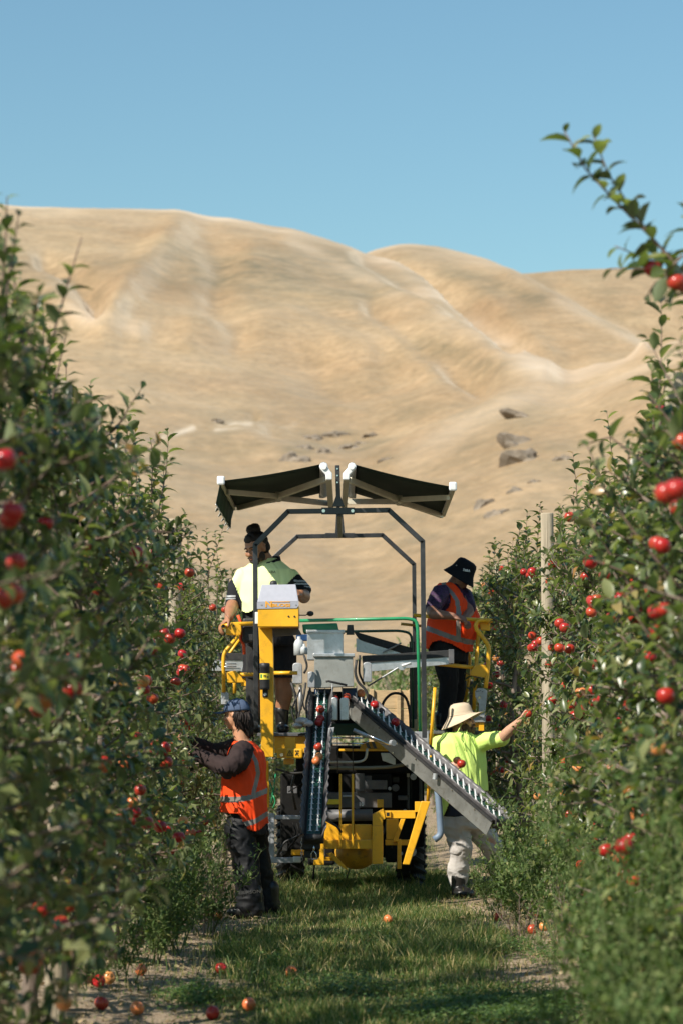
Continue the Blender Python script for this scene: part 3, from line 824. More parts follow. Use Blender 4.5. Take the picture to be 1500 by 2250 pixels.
# ---------------- grass: one object of many blades
grass_m = leaf_mat('grass_blade', [(0.0, (0.028, 0.070, 0.014)), (0.35, (0.065, 0.130, 0.028)), (0.5, (0.13, 0.19, 0.048)), (0.6, (0.26, 0.23, 0.09)), (1.0, (0.56, 0.43, 0.23))], (0.08, 0.13, 0.04), 0.3, 0.5, 0.3)
def grass(n, y0, y1, xr, seed):
    g = np.random.default_rng(seed)
    x = g.uniform(-xr, xr, n * 3); y = y0 + (y1 - y0) * g.random(n * 3) ** 1.15
    dens = grassy_at(x, y) * np.clip(0.5 + 2.2 * fbm(x * 1.6, y * 1.6, 3, 61), 0.12, 1.0) + 0.02
    k = g.random(n * 3) < dens; x, y = x[k][:n], y[k][:n]; n = len(x)
    tall = np.clip(0.55 + 2.0 * fbm(x * 1.1, y * 0.9, 3, 91), 0.35, 1.4)
    h = g.uniform(0.035, 0.115, n) * tall * (1 + 0.9 * (g.random(n) < 0.12)) * np.clip(0.8 + (y - 15) * 0.12, 0.75, 1.5); w = g.uniform(0.0018, 0.0036, n)
    a = g.random(n) * 6.283; lean = g.uniform(0.1, 0.75, n) * h
    z = ground_z(x, y) - 0.004
    dx, dy = np.cos(a), np.sin(a)
    b = g.random(n) * 6.283; sx, sy = np.cos(b) * w, np.sin(b) * w
    V = np.zeros((n, 6, 3))
    for i, (t, ww) in enumerate(((0, 1.0), (0.55, 0.8), (1.0, 0.12))):
        cx = x + dx * lean * t * t; cy = y + dy * lean * t * t; cz = z + h * (t - 0.15 * t * t)
        V[:, 2 * i, 0] = cx - sx * ww; V[:, 2 * i, 1] = cy - sy * ww; V[:, 2 * i, 2] = cz
        V[:, 2 * i + 1, 0] = cx + sx * ww; V[:, 2 * i + 1, 1] = cy + sy * ww; V[:, 2 * i + 1, 2] = cz
    F0 = np.array([(0, 1, 3, 2), (2, 3, 5, 4)])
    F_ = (F0[None] + (np.arange(n) * 6)[:, None, None]).reshape(-1, 4)
    return V.reshape(-1, 3), F_
V1, F1 = grass(170000, 10.5, 24.5, 1.5, 4)
V2, F2 = grass(16000, 24.5, 46, 1.3, 5)
me = mesh_np('grass', np.concatenate([V1, V2]), np.concatenate([F1, F2 + len(V1)]), [grass_m], False)
tag(link_mesh('grass', me), 'short green and straw grass down the middle of the alley', 'grass', kind='stuff')
# broad-leaved ground cover (clover and mallow) in patches
clov_m = leaf_mat('clover_leaf', [(0.0, (0.05, 0.10, 0.03)), (0.6, (0.10, 0.165, 0.05)), (1.0, (0.18, 0.23, 0.08))], (0.12, 0.2, 0.08), 0.3, 0.55, 0.3)
g = np.random.default_rng(8)
cx, cy = [], []
for (px, py, sx, sy, n) in [(1120, 2215, 0.34, 0.5, 5200), (760, 2180, 0.25, 0.5, 1500), (420, 2200, 0.14, 0.5, 1400), (900, 2080, 0.3, 0.5, 1000), (1100, 2090, 0.2, 0.5, 1300), (330, 2030, 0.12, 0.6, 1500), (1210, 2120, 0.15, 0.5, 700), (600, 2110, 0.2, 0.6, 900), (980, 2240, 0.3, 0.4, 2000), (1180, 2250, 0.35, 0.4, 2500)]:
    c = GP(px, py); cx.append(g.normal(c.x, sx * 0.6, n)); cy.append(g.normal(c.y, sy * 0.6, n))
cx = np.concatenate(cx); cy = np.concatenate(cy); n = len(cx)
O = np.stack([cx, cy, ground_z(cx, cy) + g.uniform(0.005, 0.07, n)], 1)
a = g.random(n) * 6.283
D = np.stack([np.cos(a), np.sin(a), g.uniform(-0.1, 0.5, n)], 1); Nn = np.stack([g.normal(0, .3, n), g.normal(0, .3, n), np.ones(n)], 1)
V, F_ = stamp(leaf_template(2, W=0.75, droop=0.2, fold=0.25), O, D, Nn, g.uniform(0.014, 0.032, n))
tag(link_mesh('ground_cover', mesh_np('ground_cover', V, F_, [clov_m], True)), 'low clover and broad leaved ground cover in patches', 'ground cover', kind='stuff')
# straw, dead twigs and fallen leaves on the bare strips
n = 9000
x = np.where(g.random(n) < 0.5, -1, 1) * g.uniform(0.6, 1.9, n); y = g.uniform(11, 24, n); a = g.random(n) * 6.283
O = np.stack([x, y, ground_z(x, y) + g.uniform(0.003, 0.02, n)], 1); D = np.stack([np.cos(a), np.sin(a), g.normal(0, .25, n)], 1)
Nn = np.stack([g.normal(0, .5, n), g.normal(0, .5, n), np.ones(n)], 1)
V, F_ = stamp(leaf_template(2, W=0.06, droop=0.1, fold=0.4), O[:6500], D[:6500], Nn[:6500], g.uniform(0.03, 0.10, 6500))
V3, F3 = stamp(LT3[0], O[6500:], D[6500:], Nn[6500:], g.uniform(0.03, 0.06, 2500), len(V))
straw_m = leaf_mat('straw', [(0.0, (0.10, 0.065, 0.035)), (0.5, (0.30, 0.22, 0.12)), (1.0, (0.48, 0.38, 0.23))], (0.3, 0.22, 0.13), 0.1, 0.9, 0.1)
tag(link_mesh('leaf_litter', mesh_np('leaf_litter', np.concatenate([V, V3]), np.concatenate([F_, F3]), [straw_m], False)), 'straw and fallen leaves strewn over the bare soil', 'litter', kind='stuff')

# ---------------- apples
def apple_mat(name, red, yel, amt):
    m = bpy.data.materials.new(name); m.use_nodes = True
    nt = m.node_tree; N = nt.nodes; L = nt.links; b = N['Principled BSDF']
    b.inputs['Roughness'].default_value = 0.28; b.inputs['Specular IOR Level'].default_value = 0.5
    tc = N.new('ShaderNodeTexCoord'); mp = N.new('ShaderNodeMapping'); mp.inputs['Scale'].default_value = (60, 60, 8)
    L.new(tc.outputs['Object'], mp.inputs[0])
    n = N.new('ShaderNodeTexNoise'); n.inputs['Scale'].default_value = 1; n.inputs['Detail'].default_value = 3; L.new(mp.outputs[0], n.inputs['Vector'])
    n2 = N.new('ShaderNodeTexNoise'); n2.inputs['Scale'].default_value = 14; n2.inputs['Detail'].default_value = 1; L.new(tc.outputs['Object'], n2.inputs['Vector'])
    oi = N.new('ShaderNodeObjectInfo')
    s1 = N.new('ShaderNodeMath'); s1.operation = 'MULTIPLY_ADD'; L.new(n2.outputs['Fac'], s1.inputs[0]); s1.inputs[1].default_value = 1.4; L.new(n.outputs['Fac'], s1.inputs[2])
    s2 = N.new('ShaderNodeMath'); s2.operation = 'MULTIPLY_ADD'; L.new(oi.outputs['Random'], s2.inputs[0]); s2.inputs[1].default_value = 0.35; L.new(s1.outputs[0], s2.inputs[2])
    r = N.new('ShaderNodeMapRange'); r.inputs[1].default_value = 1.5 - amt; r.inputs[2].default_value = 1.9 - amt; L.new(s2.outputs[0], r.inputs[0])
    mx = N.new('ShaderNodeMix'); mx.data_type = 'RGBA'; L.new(r.outputs[0], mx.inputs[0]); mx.inputs[6].default_value = (*red, 1); mx.inputs[7].default_value = (*yel, 1)
    L.new(mx.outputs[2], b.inputs['Base Color']); return m
apple_red = apple_mat('apple_skin', (0.36, 0.010, 0.014), (0.55, 0.16, 0.04), 0.08)
apple_org = apple_mat('apple_skin_orange', (0.62, 0.075, 0.03), (0.70, 0.33, 0.10), 0.35)
stalk_m = mat('apple_stalk', (0.12, 0.08, 0.04), 0.8)
def apple_mesh(sd_, m):
    k = random.Random(sd_); prof = []
    for i in range(15):
        t = math.pi * i / 14
        r0 = math.sin(t) * (1.0 + 0.08 * math.cos(t)); z = math.cos(t) * 0.93
        z -= 0.30 * math.exp(-(r0 / 0.28) ** 2) * (1 if z > 0 else -0.5)
        prof.append((max(r0, 0.0005), z))
    q = MB(); q.lathe(prof, (0, 0, 0), 18)
    for v in q.v: v.x *= 1 + 0.03 * k.uniform(-1, 1) * 0 + 0.02 * math.cos(5 * math.atan2(v.y, v.x))
    o = q.build('flesh', m, smooth=True); me = o.data; bpy.data.objects.remove(o); return me
am_red = apple_mesh(1, apple_red); am_org = apple_mesh(2, apple_org)
qq = MB(); qq.tube([(0, 0, 0.55), (0.05, 0, 0.9), (0.16, 0.03, 1.25)], 0.045, 5); _o = qq.build('stalk', stalk_m); stalk_me = _o.data; bpy.data.objects.remove(_o)
def apple(loc, r, lab, grp=None, org=False, tilt=None, rnd=random.Random(3)):
    root = bpy.data.objects.new('apple', am_org if org else am_red); COL.objects.link(root)
    root.location = loc; root.scale = (r, r, r)
    root.rotation_euler = tilt if tilt else (rnd.uniform(-.35, .35), rnd.uniform(-.35, .35), rnd.uniform(0, 6.28))
    st = bpy.data.objects.new('stalk', stalk_me); COL.objects.link(st); st.parent = root
    tag(root, lab, 'apple', grp)
    return root
HANG = []   # px, py, Y (None: on the inner face of the row), r
for px, py in [(1208, 1279), (1213, 1241), (1063, 1286), (1074, 1287), (1080, 1302), (1345, 1245), (1286, 1267), (1251, 1136), (1229, 1370), (1300, 1320), (1342, 1358), (1441, 1348), (1462, 1341), (1443, 1385), (1432, 1392), (1378, 1310), (1408, 1292),
               (1150, 1257), (1163, 1264), (1168, 1256), (1100, 1250), (1207, 1460), (1212, 1424), (1250, 1426), (1228, 1424), (1331, 1475), (1340, 1472), (1384, 1504), (1387, 1318), (1302, 1325), (1276, 1522), (1213, 1539), (1275, 1560), (1380, 1620), (1267, 1691), (1312, 1694), (1341, 1692), (1320, 1690),
               (1240, 1745), (1250, 1740), (1302, 1860), (1301, 1853), (1288, 1968), (1263, 1935), (1278, 1902), (1088, 1447), (1098, 1458), (1105, 1445), (1108, 1452), (1086, 1379), (1070, 1675), (1083, 1700), (1100, 1692), (1096, 1690), (1105, 1588), (1395, 1285), (1420, 1300), (1340, 1990), (1343, 1998), (1318, 2052), (1326, 2050), (1360, 2005), (1450, 1640), (1440, 1610), (1500, 972), (1425, 1445), (1452, 1422), (1240, 1380), (1450, 905)]:
    side = 'R'; x = 1.50 if px > 1120 else 1.55
    Yd = FPX * x / (px - 767); HANG.append((px, py, min(Yd, 24.0), 0.036, side))
for px, py in [(218, 1292), (228, 1300), (236, 1318), (345, 1213), (315, 1498), (321, 1497), (316, 1515), (335, 1535), (330, 1412), (340, 1430), (300, 1622), (285, 1667), (276, 1677), (232, 1675), (228, 1684), (360, 1650), (372, 1648), (323, 1660), (265, 1802), (285, 1805), (192, 1831), (207, 1848), (217, 1852), (325, 1790), (185, 1940), (195, 1937), (248, 1958), (274, 1945), (175, 2095), (200, 2080), (145, 2265), (265, 1205), (183, 1200), (350, 1290), (335, 1283), (468, 1335), (495, 1340), (150, 1990), (120, 2060), (88, 2000), (466, 1940), (100, 1150), (50, 1010), (380, 1640), (400, 1290), (240, 1885), (320, 1425), (160, 1450), (45, 1455), (30, 1460)]:
    x = -1.20 if px < 380 else -1.3
    HANG.append((px, py, min(FPX * x / (px - 767), 23.5), 0.036, 'L'))
for px, py, Yd in [(30, 1305, 6.9), (10, 1010, 6.6), (28, 1125, 7.0), (20, 1140, 7.1), (35, 1235, 7.3), (145, 1490, 8.7), (130, 1470, 8.8), (160, 1515, 8.8), (115, 1495, 8.6), (85, 1560, 8.7), (65, 2124, 8.4), (50, 1450, 8.0), (100, 1540, 8.6), (80, 2107, 8.9), (130, 2275, 8.6), (135, 2030, 9.4), (140, 2205, 9.0), (4, 1315, 6.9), (40, 1475, 8.2)]:
    HANG.append((px, py, Yd, 0.037, 'L'))
for px, py, Yd in [(1485, 1075, 6.9), (1462, 1085, 7.2), (1434, 590, 8.6), (1486, 620, 8.5), (1497, 622, 8.6), (1443, 1195, 9.6), (1440, 1345, 9.4), (1490, 1117, 9.0), (1498, 970, 8.8), (1462, 1530, 9.0), (1455, 1200, 9.2), (1370, 1860, 9.0), (1480, 2010, 8.6), (1460, 1340, 9.2), (1440, 1390, 9.3), (1447, 1645, 9.4)]:
    HANG.append((px, py, Yd, 0.037, 'R'))
g_ = np.random.default_rng(99)
for i in range(56):
    R_ = i < 36; Yc = g_.uniform(10.5, 23.5); zc = g_.uniform(0.65, 2.45)
    xc = g_.uniform(1.28, 1.5) if R_ else -g_.uniform(1.0, 1.25)
    if R_ and 12.5 < Yc < 21: xc += 0.2
    if not R_ and Yc > 16.5: xc -= 0.22; Yc = min(Yc, 19.5)
    for k in range(int(g_.integers(1, 5))):
        HANG.append((767 + (xc + g_.normal(0, .035)) * FPX / Yc, 1600 - (zc - 1.45 + g_.normal(0, .05)) * FPX / Yc, Yc + g_.normal(0, .04), 0.035, 'R' if R_ else 'L'))
rr = random.Random(12)
for px, py, Yd, r0, sd_ in HANG:
    c = P(px, py, Yd); r0 *= 0.90 if Yd < 10 else 1
    side = 'right' if sd_ == 'R' else 'left'
    t = min((t for t in trees if t[3] == side), key=lambda t: abs(t[1] - c.y))
    hz = 'low down' if c.z < 0.75 else 'at knee height' if c.z < 1.0 else 'at waist height' if c.z < 1.35 else 'at chest height' if c.z < 1.7 else 'at head height' if c.z < 2.1 else 'above head height' if c.z < 2.6 else 'high up'
    org = rr.random() < (0.25 if c.z < 1.3 else 0.05)
    lab = f'{"orange" if org else "red"} apple {hz}, {t[2]}'
    apple(c, r0 * rr.uniform(0.92, 1.12), lab, f'apples hanging in the {side} row', org)
lab_g = [(311, 2143, 'large orange apple on the bare dirt left of the grass', 1), (239, 2167, 'apple on the dirt just in front of the curved trunk', 1), (218, 2175, 'half hidden red apple beside the one before the curved trunk', 0), (223, 2223, 'small red apple near the bottom edge left on the dirt', 0),
         (301, 2229, 'bruised orange apple at the bottom edge on the left dirt', 1), (486, 2131, 'dark red apple at the edge where dirt meets grass on the left', 0), (548, 2216, 'shaded brownish apple in the grass near the bottom edge', 1), (468, 2232, 'red apple sunk in clover near the bottom left', 0),
         (852, 2022, 'lone red and yellow apple on the grass in the middle of the alley', 1), (1093, 2022, 'red apple at the right edge of the grass', 0), (1169, 2057, 'red apple on the bare dirt on the right', 0), (1194, 2046, 'yellowish apple beside the red one on the right dirt', 1), (1180, 2020, 'small red apple half hidden in weeds above the right dirt', 0), (640, 2137, 'dull orange apple lying in the shaded grass', 1), (1345, 2225, 'orange apple under the blurred weeds at bottom right', 1), (480, 2015, 'orange apple in the grass at the picker boots', 1)]
for px, py, lab, og in lab_g:
    c = GP(px, py + 10, 0.0); r0 = 0.037
    c.z = float(ground_z(c.x, c.y)) + r0 * 0.92
    apple(c, r0, lab, 'windfall apples on the ground', bool(og), tilt=(rr.uniform(0.3, 1.6), rr.uniform(-1, 1), rr.uniform(0, 6)))

# ---------------- loose trees and scrub far down the alley and a timber fruit bin
def far_bush(px, py_base, Y0, w, h, lab, seed, n=2600):
    g = np.random.default_rng(seed); c = P(px, py_base, Y0); base = Vector((c.x, Y0, 0 if Y0 < 62 else c.z))
    root = empty('willow_tree', base); tr = MB()
    tips = []
    for i in range(9):
        b = wander((base.x + g.normal(0, w * 0.12), Y0 + g.normal(0, 0.3), base.z), (g.normal(0, 0.28), g.normal(0, 0.2), 1), h * g.uniform(0.65, 1.0), 7, g, 0.10, 0)
        tr.tube(b, [0.05 * (1 - k / 9) for k in range(8)], 5, cap=False); tips += b[2:]
    tr.build('trunk', bark_m, root, smooth=True, fix=False)
    tips = np.array(tips); k = g.integers(0, len(tips), n)
    O = tips[k] + g.normal(0, 1, (n, 3)) * np.array([w * 0.18, w * 0.18, h * 0.07])
    O = O[O[:, 2] > base.z + 0.05] - np.array(base); n = len(O)
    a = g.random(n) * 6.283; D = np.stack([np.cos(a) * 0.4, np.sin(a) * 0.4, g.uniform(-1, 0.9, n)], 1); Nn = g.normal(0, 1, (n, 3))
    V, F_ = stamp(leaf_template(2, W=0.24, droop=0.1, fold=0.3), O, D, Nn, g.uniform(0.12, 0.24, n))
    o = link_mesh('crown', mesh_np('crown', V, F_, [weed_m], False), root); o['kind'] = 'stuff'
    tag(root, lab, 'tree', 'loose willowy trees beyond the alley')
far_bush(850, 1600, 52, 1.6, 2.3, 'soft green willowy tree seen through the canopy frame left of the tall green rail', 1)
far_bush(905, 1600, 54, 1.6, 3.3, 'taller willowy tree behind the right leg of the canopy frame', 2)
far_bush(955, 1600, 50, 1.2, 2.9, 'willowy tree beside the woman in the black hat', 3)
far_bush(640, 1600, 50, 1.4, 1.7, 'low willowy bush seen past the legs of the man on the platform', 4)
far_bush(790, 1600, 57, 1.2, 1.0, 'lowest willowy bush behind the wooden fruit bin', 6)
# ================================================================== HARVEST PLATFORM
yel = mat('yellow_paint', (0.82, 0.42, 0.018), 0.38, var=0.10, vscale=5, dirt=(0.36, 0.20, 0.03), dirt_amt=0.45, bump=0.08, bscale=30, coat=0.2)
blk = mat('black_tube_paint', (0.030, 0.031, 0.033), 0.35, var=0.3, vscale=9, dirt=(0.10, 0.09, 0.08), dirt_amt=0.3)
gra = mat('dark_grey_steel', (0.10, 0.10, 0.105), 0.5, var=0.2, vscale=9, dirt=(0.2, 0.17, 0.14), dirt_amt=0.4)
alu = mat('aluminium_sheet', (0.62, 0.63, 0.64), 0.38, metal=0.75, var=0.12, vscale=12, dirt=(0.36, 0.33, 0.29), dirt_amt=0.5, bump=0.05, bscale=20)
gal = mat('galvanised_steel', (0.42, 0.43, 0.44), 0.5, metal=0.5, var=0.2, vscale=14, dirt=(0.22, 0.19, 0.15), dirt_amt=0.5)
gryp = mat('light_grey_paint', (0.36, 0.36, 0.40), 0.5, var=0.04, vscale=30, bump=0.12, bscale=160)
whi = mat('white_plastic', (0.74, 0.74, 0.73), 0.45, var=0.05, vscale=20, dirt=(0.5, 0.47, 0.42), dirt_amt=0.4)
cream = mat('cream_aluminium', (0.55, 0.51, 0.41), 0.45, metal=0.2, var=0.08, vscale=10)
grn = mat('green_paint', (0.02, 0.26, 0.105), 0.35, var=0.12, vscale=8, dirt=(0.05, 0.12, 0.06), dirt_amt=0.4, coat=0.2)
rub = mat('black_rubber', (0.022, 0.022, 0.022), 0.6, var=0.3, vscale=20, dirt=(0.09, 0.075, 0.06), dirt_amt=0.5)
rubg = mat('worn_grey_rubber', (0.085, 0.08, 0.082), 0.45, var=0.3, vscale=18, dirt=(0.17, 0.15, 0.14), dirt_amt=0.4)
belt = mat('green_belt', (0.006, 0.050, 0.036), 0.5, var=0.2, vscale=20)
blu = mat('blue_plastic', (0.012, 0.05, 0.14), 0.45, var=0.2, vscale=12)
blus = mat('blue_grey_paint', (0.16, 0.22, 0.30), 0.5, var=0.15, vscale=12, dirt=(0.2, 0.18, 0.16), dirt_amt=0.4)
canv = mat('dark_green_canvas', (0.017, 0.030, 0.024), 0.8, var=0.15, vscale=12, bump=0.15, bscale=220, spec=0.2)
canvb = mat('green_canvas_valance', (0.022, 0.050, 0.034), 0.8, var=0.15, vscale=12, spec=0.2)
trans = mat('translucent_tank_plastic', (0.50, 0.53, 0.54), 0.4, var=0.08, vscale=9)
eng = mat('engine_shade_black', (0.007, 0.007, 0.007), 0.75, var=0.4, vscale=14, dirt=(0.02, 0.016, 0.012), dirt_amt=0.6, spec=0.2)  # near black, holds the shade under the machine in its colour
lblm = mat('black_print', (0.01, 0.01, 0.01), 0.6)
lbly = mat('yellow_sticker', (0.78, 0.62, 0.05), 0.5, var=0.05)
lblg = mat('label_green', (0.03, 0.25, 0.08), 0.5)
orgp = mat('orange_print', (0.80, 0.36, 0.03), 0.5)
orgc = mat('orange_strap', (0.75, 0.09, 0.02), 0.7)
wood = mat('bin_timber', (0.50, 0.36, 0.20), 0.85, var=0.2, vscale=7, stretch=(1, 1, 5), bump=0.3, bscale=30, spec=0.2)
chrm = mat('chrome', (0.7, 0.7, 0.7), 0.15, metal=1.0)

root = empty('harvest_platform', (0.0, 20.4, 0.0))
tag(root, 'yellow apple picking platform with green sun awnings filling the alley between the rows', 'harvester')
def pts_(l, Y): return [P(a[0], a[1], Y + (a[2] if len(a) > 2 else 0)) for a in l]
def tubep(name, l, Y, w, m, par=root, n=10, rnd=0, lab=None):
    """round tube traced in photo pixels at distance Y; w = diameter in pixels"""
    p = pts_(l, Y); r = w / 2 / S(Y)
    if rnd:
        q = [p[0]]
        for a, b, c in zip(p[:-2], p[1:-1], p[2:]):
            k = rnd / S(Y); d1 = (a - b); d2 = (c - b); k1 = min(k, d1.length * 0.45); k2 = min(k, d2.length * 0.45)
            s0 = b + d1.normalized() * k1; s1 = b + d2.normalized() * k2
            for t in (0, 0.25, 0.5, 0.75, 1): q.append(s0 * (1 - t) ** 2 + b * 2 * t * (1 - t) + s1 * t * t)
        q.append(p[-1]); p = q
    o = MB().tube(p, r, n).build(name, m, par, smooth=True)
    if lab: o['label'] = lab
    return o
def sqp(name, l, Y, w, m, par=root, dep=None, bev=0.003, lab=None):
    """square tube frame: one mitred run"""
    m_ = MB(); p = pts_(l, Y)
    for i, (a, b) in enumerate(zip(p[:-1], p[1:])):
        d = (b - a).normalized() * (w / 2 / S(Y)) * 0.42
        m_.bar(a - (d if i else d * 0), b + (d if i < len(p) - 2 else d * 0), w / S(Y), dep or w / S(Y), up=(0, 1, 0))
    o = m_.build(name, m, par, bevel=bev)
    if lab: o['label'] = lab
    return o
def boxp(name, x0, y0, x1, y1, Y, dep, m, par=root, bev=0.004, lab=None):
    a = P(x0, y0, Y); b = P(x1, y1, Y)
    o = MB().box(((a.x + b.x) / 2, Y + dep / 2, (a.z + b.z) / 2), (abs(b.x - a.x), dep, abs(a.z - b.z))).build(name, m, par, bevel=bev)
    if lab: o['label'] = lab
    return o
def polyp(name, l, Y, dep, m, par=root, bev=0.003, lab=None):
    o = MB().prism(pts_(l, Y), (0, dep, 0)).build(name, m, par, bevel=bev)
    if lab: o['label'] = lab
    return o
def boltp(px, py, Y, w, par, m=None):
    c = P(px, py, Y); r = w / 2 / S(Y)
    MB().tube([c, c + Vector((0, -0.006, 0))], r, 6).build('bolt', m or chrm, par)

YF, YR = 20.2, 23.2
# canopy frame
ff = sqp('canopy_frame', [(563, 1600), (561, 1197), (633, 1124), (854, 1121), (928, 1190), (932, 1622)], YF, 10.5, blk, lab='front hoop of the canopy frame')
boxp('plate', 706, 1115, 779, 1130, YF - 0.025, 0.02, blk, ff)
for bx_ in (711, 774): boltp(bx_, 1122.5, YF - 0.026, 8, ff)
rf = sqp('canopy_frame', [(586, 1600), (586, 1240), (653, 1179), (840, 1176), (909, 1240), (912, 1600)], YR, 9, blk, lab='rear hoop of the canopy frame')
boxp('plate', 714, 1171, 779, 1182, YR - 0.025, 0.02, blk, rf)
mast = polyp('mast', [(736, 1022), (746, 1022), (748, 1090), (757, 1113), (730, 1113), (738, 1090)], YF - 0.01, 0.03, blk)
for z in (1030, 1045, 1060): boltp(741, z, YF - 0.011, 4, mast)
polyp('mast', [(739, 1120), (752, 1120), (757, 1168), (757, 1172), (736, 1172), (737, 1160)], YR, 0.03, blk)
m_ = MB(); m_.bar(P(745, 1128, YF), P(747, 1176, YR), 0.04, 0.05, up=(0, 0, 1)); m_.bar(P(742, 1040, YF + .02), P(743, 1120, YR), 0.035, 0.04, up=(0, 0, 1)); m_.build('ridge_beam', blk, root, bevel=0.003)

# awnings: cassette along the machine, fabric sloping out, two folding arms, valance
YA, YB = 19.85, 22.15
def awning(s):
    pl = 'left' if s < 0 else 'right'
    aw = root
    if s < 0:
        inn = [(703, 1020), (706, 1083)]; out = [(489, 1056), (519, 1114)]; cz = [(714, 1033), (722, 1085)]
        bar_ = [(722, 1049), (727, 1112)]
    else:
        inn = [(781, 1021), (776, 1083)]; out = [(991, 1069), (969, 1128)]; cz = [(771, 1033), (765, 1085)]
        bar_ = [(760, 1049), (756, 1112)]
    i0, i1 = P(*inn[0], YA), P(*inn[1], YB); o0, o1 = P(*out[0], YA), P(*out[1], YB)
    nu, nv = 16, 10; V = []; F_ = []
    for a in range(nu + 1):
        for b in range(nv + 1):
            u, v = a / nu, b / nv
            p = (i0 * (1 - u) + o0 * u) * (1 - v) + (i1 * (1 - u) + o1 * u) * v
            p.z -= 0.02 * math.sin(math.pi * u) * (0.6 + 0.4 * math.sin(v * 9)); V.append(p)
    for a in range(nu):
        for b in range(nv):
            k = a * (nv + 1) + b; F_.append((k, k + 1, k + nv + 2, k + nv + 1))
    m_ = MB(); m_.add(V, F_); fab = m_.build('awning_fabric', canv, aw, smooth=True); fab['label'] = f'dark green fabric of the {pl} awning'
    so = fab.modifiers.new('s', 'SOLIDIFY'); so.thickness = 0.002
    # roller and box
    r0 = P(inn[0][0] + (8 if s < 0 else -8), inn[0][1] + 4, YA); r1 = P(inn[1][0] + (6 if s < 0 else -6), inn[1][1] + 3, YB)
    MB().tube([r0, r1], 0.035, 14).build('roller', gal, aw, smooth=True)
    b0, b1 = P(*bar_[0], YA + 0.03), P(*bar_[1], YB)
    cs = MB().bar(b0, b1, 0.05, 0.05, up=(0, 0, 1)).build('mounting_bar', cream, aw, bevel=0.004)
    # white end bracket, a bent arm seen at the near end
    if s < 0: prof = [(705, 1018), (712, 1016), (719, 1019), (721, 1028), (730, 1040), (730, 1054), (716, 1054), (715, 1043), (704, 1031), (701, 1024)]
    else: prof = [(779, 1018), (772, 1016), (765, 1019), (763, 1028), (752, 1040), (752, 1054), (767, 1054), (768, 1043), (780, 1031), (783, 1024)]
    br = MB().prism([P(x, y, YA - 0.04) for x, y in prof], (0, 0.045, 0)).build('end_bracket', whi, aw, bevel=0.008)
    c = P(711.5 if s < 0 else 772.5, 1026, YA - 0.045); MB().tube([c, c + Vector((0, -0.008, 0))], 0.022, 14).build('pivot', whi, br, smooth=False)
    cf = P(707 if s < 0 else 776, 1078, YB); MB().box(cf, (0.05, 0.05, 0.14)).build('end_bracket', whi, aw, bevel=0.01)
    # front bar with cap and arms
    d = Vector((0.018 * s, 0, 0))
    fb = MB().bar(o0 + d, o1 + d, 0.035, 0.065, up=(0, 0, 1)).build('front_bar', cream, aw, bevel=0.006)
    MB().box(o0 + Vector((0.012 * s, -0.012, 0.0)), (0.065, 0.03, 0.075)).build('end_cap', whi, fb, bevel=0.014)
    if s < 0: arms = [((716, 1053, YA + 0.15), (612, 1090, 20.9), (500, 1081, YA + 0.45)), ((722, 1106, YB - 0.1), (610, 1094, 21.2), (523, 1116, YB - 0.15))]
    else: arms = [((768, 1055, YA + 0.15), (876, 1098, 20.9), (984, 1093, YA + 0.35)), ((766, 1102, YB - 0.1), (878, 1102, 21.2), (970, 1133, YB - 0.1))]
    for A_, B_, C_ in arms:
        a, b, c = P(*A_), P(*B_), P(*C_)
        k = MB(); k.bar(a, b, 0.035, 0.05, up=(0, 0, 1)); k.bar(b, c, 0.032, 0.045, up=(0, 0, 1)); k.tube([b + Vector((0, 0, -0.035)), b + Vector((0, 0, 0.035))], 0.03, 10)
        k.build('folding_arm', cream, aw, bevel=0.003)
    if s < 0:      # scalloped valance hanging from the left front bar
        V = []; F_ = []; n = 80
        for i in range(n + 1):
            t = i / n; top = o0.lerp(o1, t) + Vector((-0.02, 0, -0.02)); sc = abs(math.sin(t * math.pi * 10))
            dr = 0.175 + 0.03 * sc; w = 0.022 * math.sin(t * 31)
            for q in range(4): V.append(top + Vector((-0.035 * (q / 3) + w * q / 3, 0, -dr * q / 3)))
        for i in range(n):
            for q in range(3): k = i * 4 + q; F_.append((k, k + 1, k + 5, k + 4))
        vm = MB(); vm.add(V, F_); va = vm.build('valance', canvb, aw, smooth=True); va.modifiers.new('s', 'SOLIDIFY').thickness = 0.002
        e = MB(); e.tube([V[4 * i + 3] for i in range(n + 1)], 0.004, 5); e.build('piping', whi, va, smooth=True)
awning(-1); awning(1)

# operator column and console
col = MB(); YC = 19.75
a = [P(568, 1372, YC), P(598, 1372, YC), P(601, 1440, YC), P(601, 1664, YC), P(574, 1664, YC), P(571, 1440, YC)]
col = MB().prism(a, (0, 0.13, 0)).build('column', yel, root, bevel=0.005)
can = MB(); c0, c1 = P(582, 1516, YC - 0.045), P(582, 1457, YC - 0.045)
can.tube([c0, c0.lerp(c1, .1), c0.lerp(c1, .8), c0.lerp(c1, .81), c0.lerp(c1, .97), c1], [0.038, 0.040, 0.040, 0.042, 0.042, 0.034], 20)
cn = can.build('document_canister', mat('canister_black', (0.02, 0.02, 0.021), 0.5, bump=0.2, bscale=200), root, smooth=True)
MB().tube([c0.lerp(c1, .38), c0.lerp(c1, .61)], 0.0412, 20, cap=False).build('sticker', lbly, cn, smooth=True)
for i, (dx, dy, w, h) in enumerate([(-7, 0, 5, 8), (0, -2, 6, 1.2), (0, 1, 6, 1.2), (7, 2, 3, 4)]):
    boxp('print', 582 + dx - w / 2, 1486 + dy - h / 2, 582 + dx + w / 2, 1486 + dy + h / 2, YC - 0.089 + abs(dx) * 0.0012, 0.002, lblg if i == 0 else lblm, cn, bev=0)
tb = boxp('tab', 577, 1513, 589, 1532, YC - 0.012, 0.012, rub, cn)
boltp(583, 1526, YC - 0.013, 7, cn, whi)
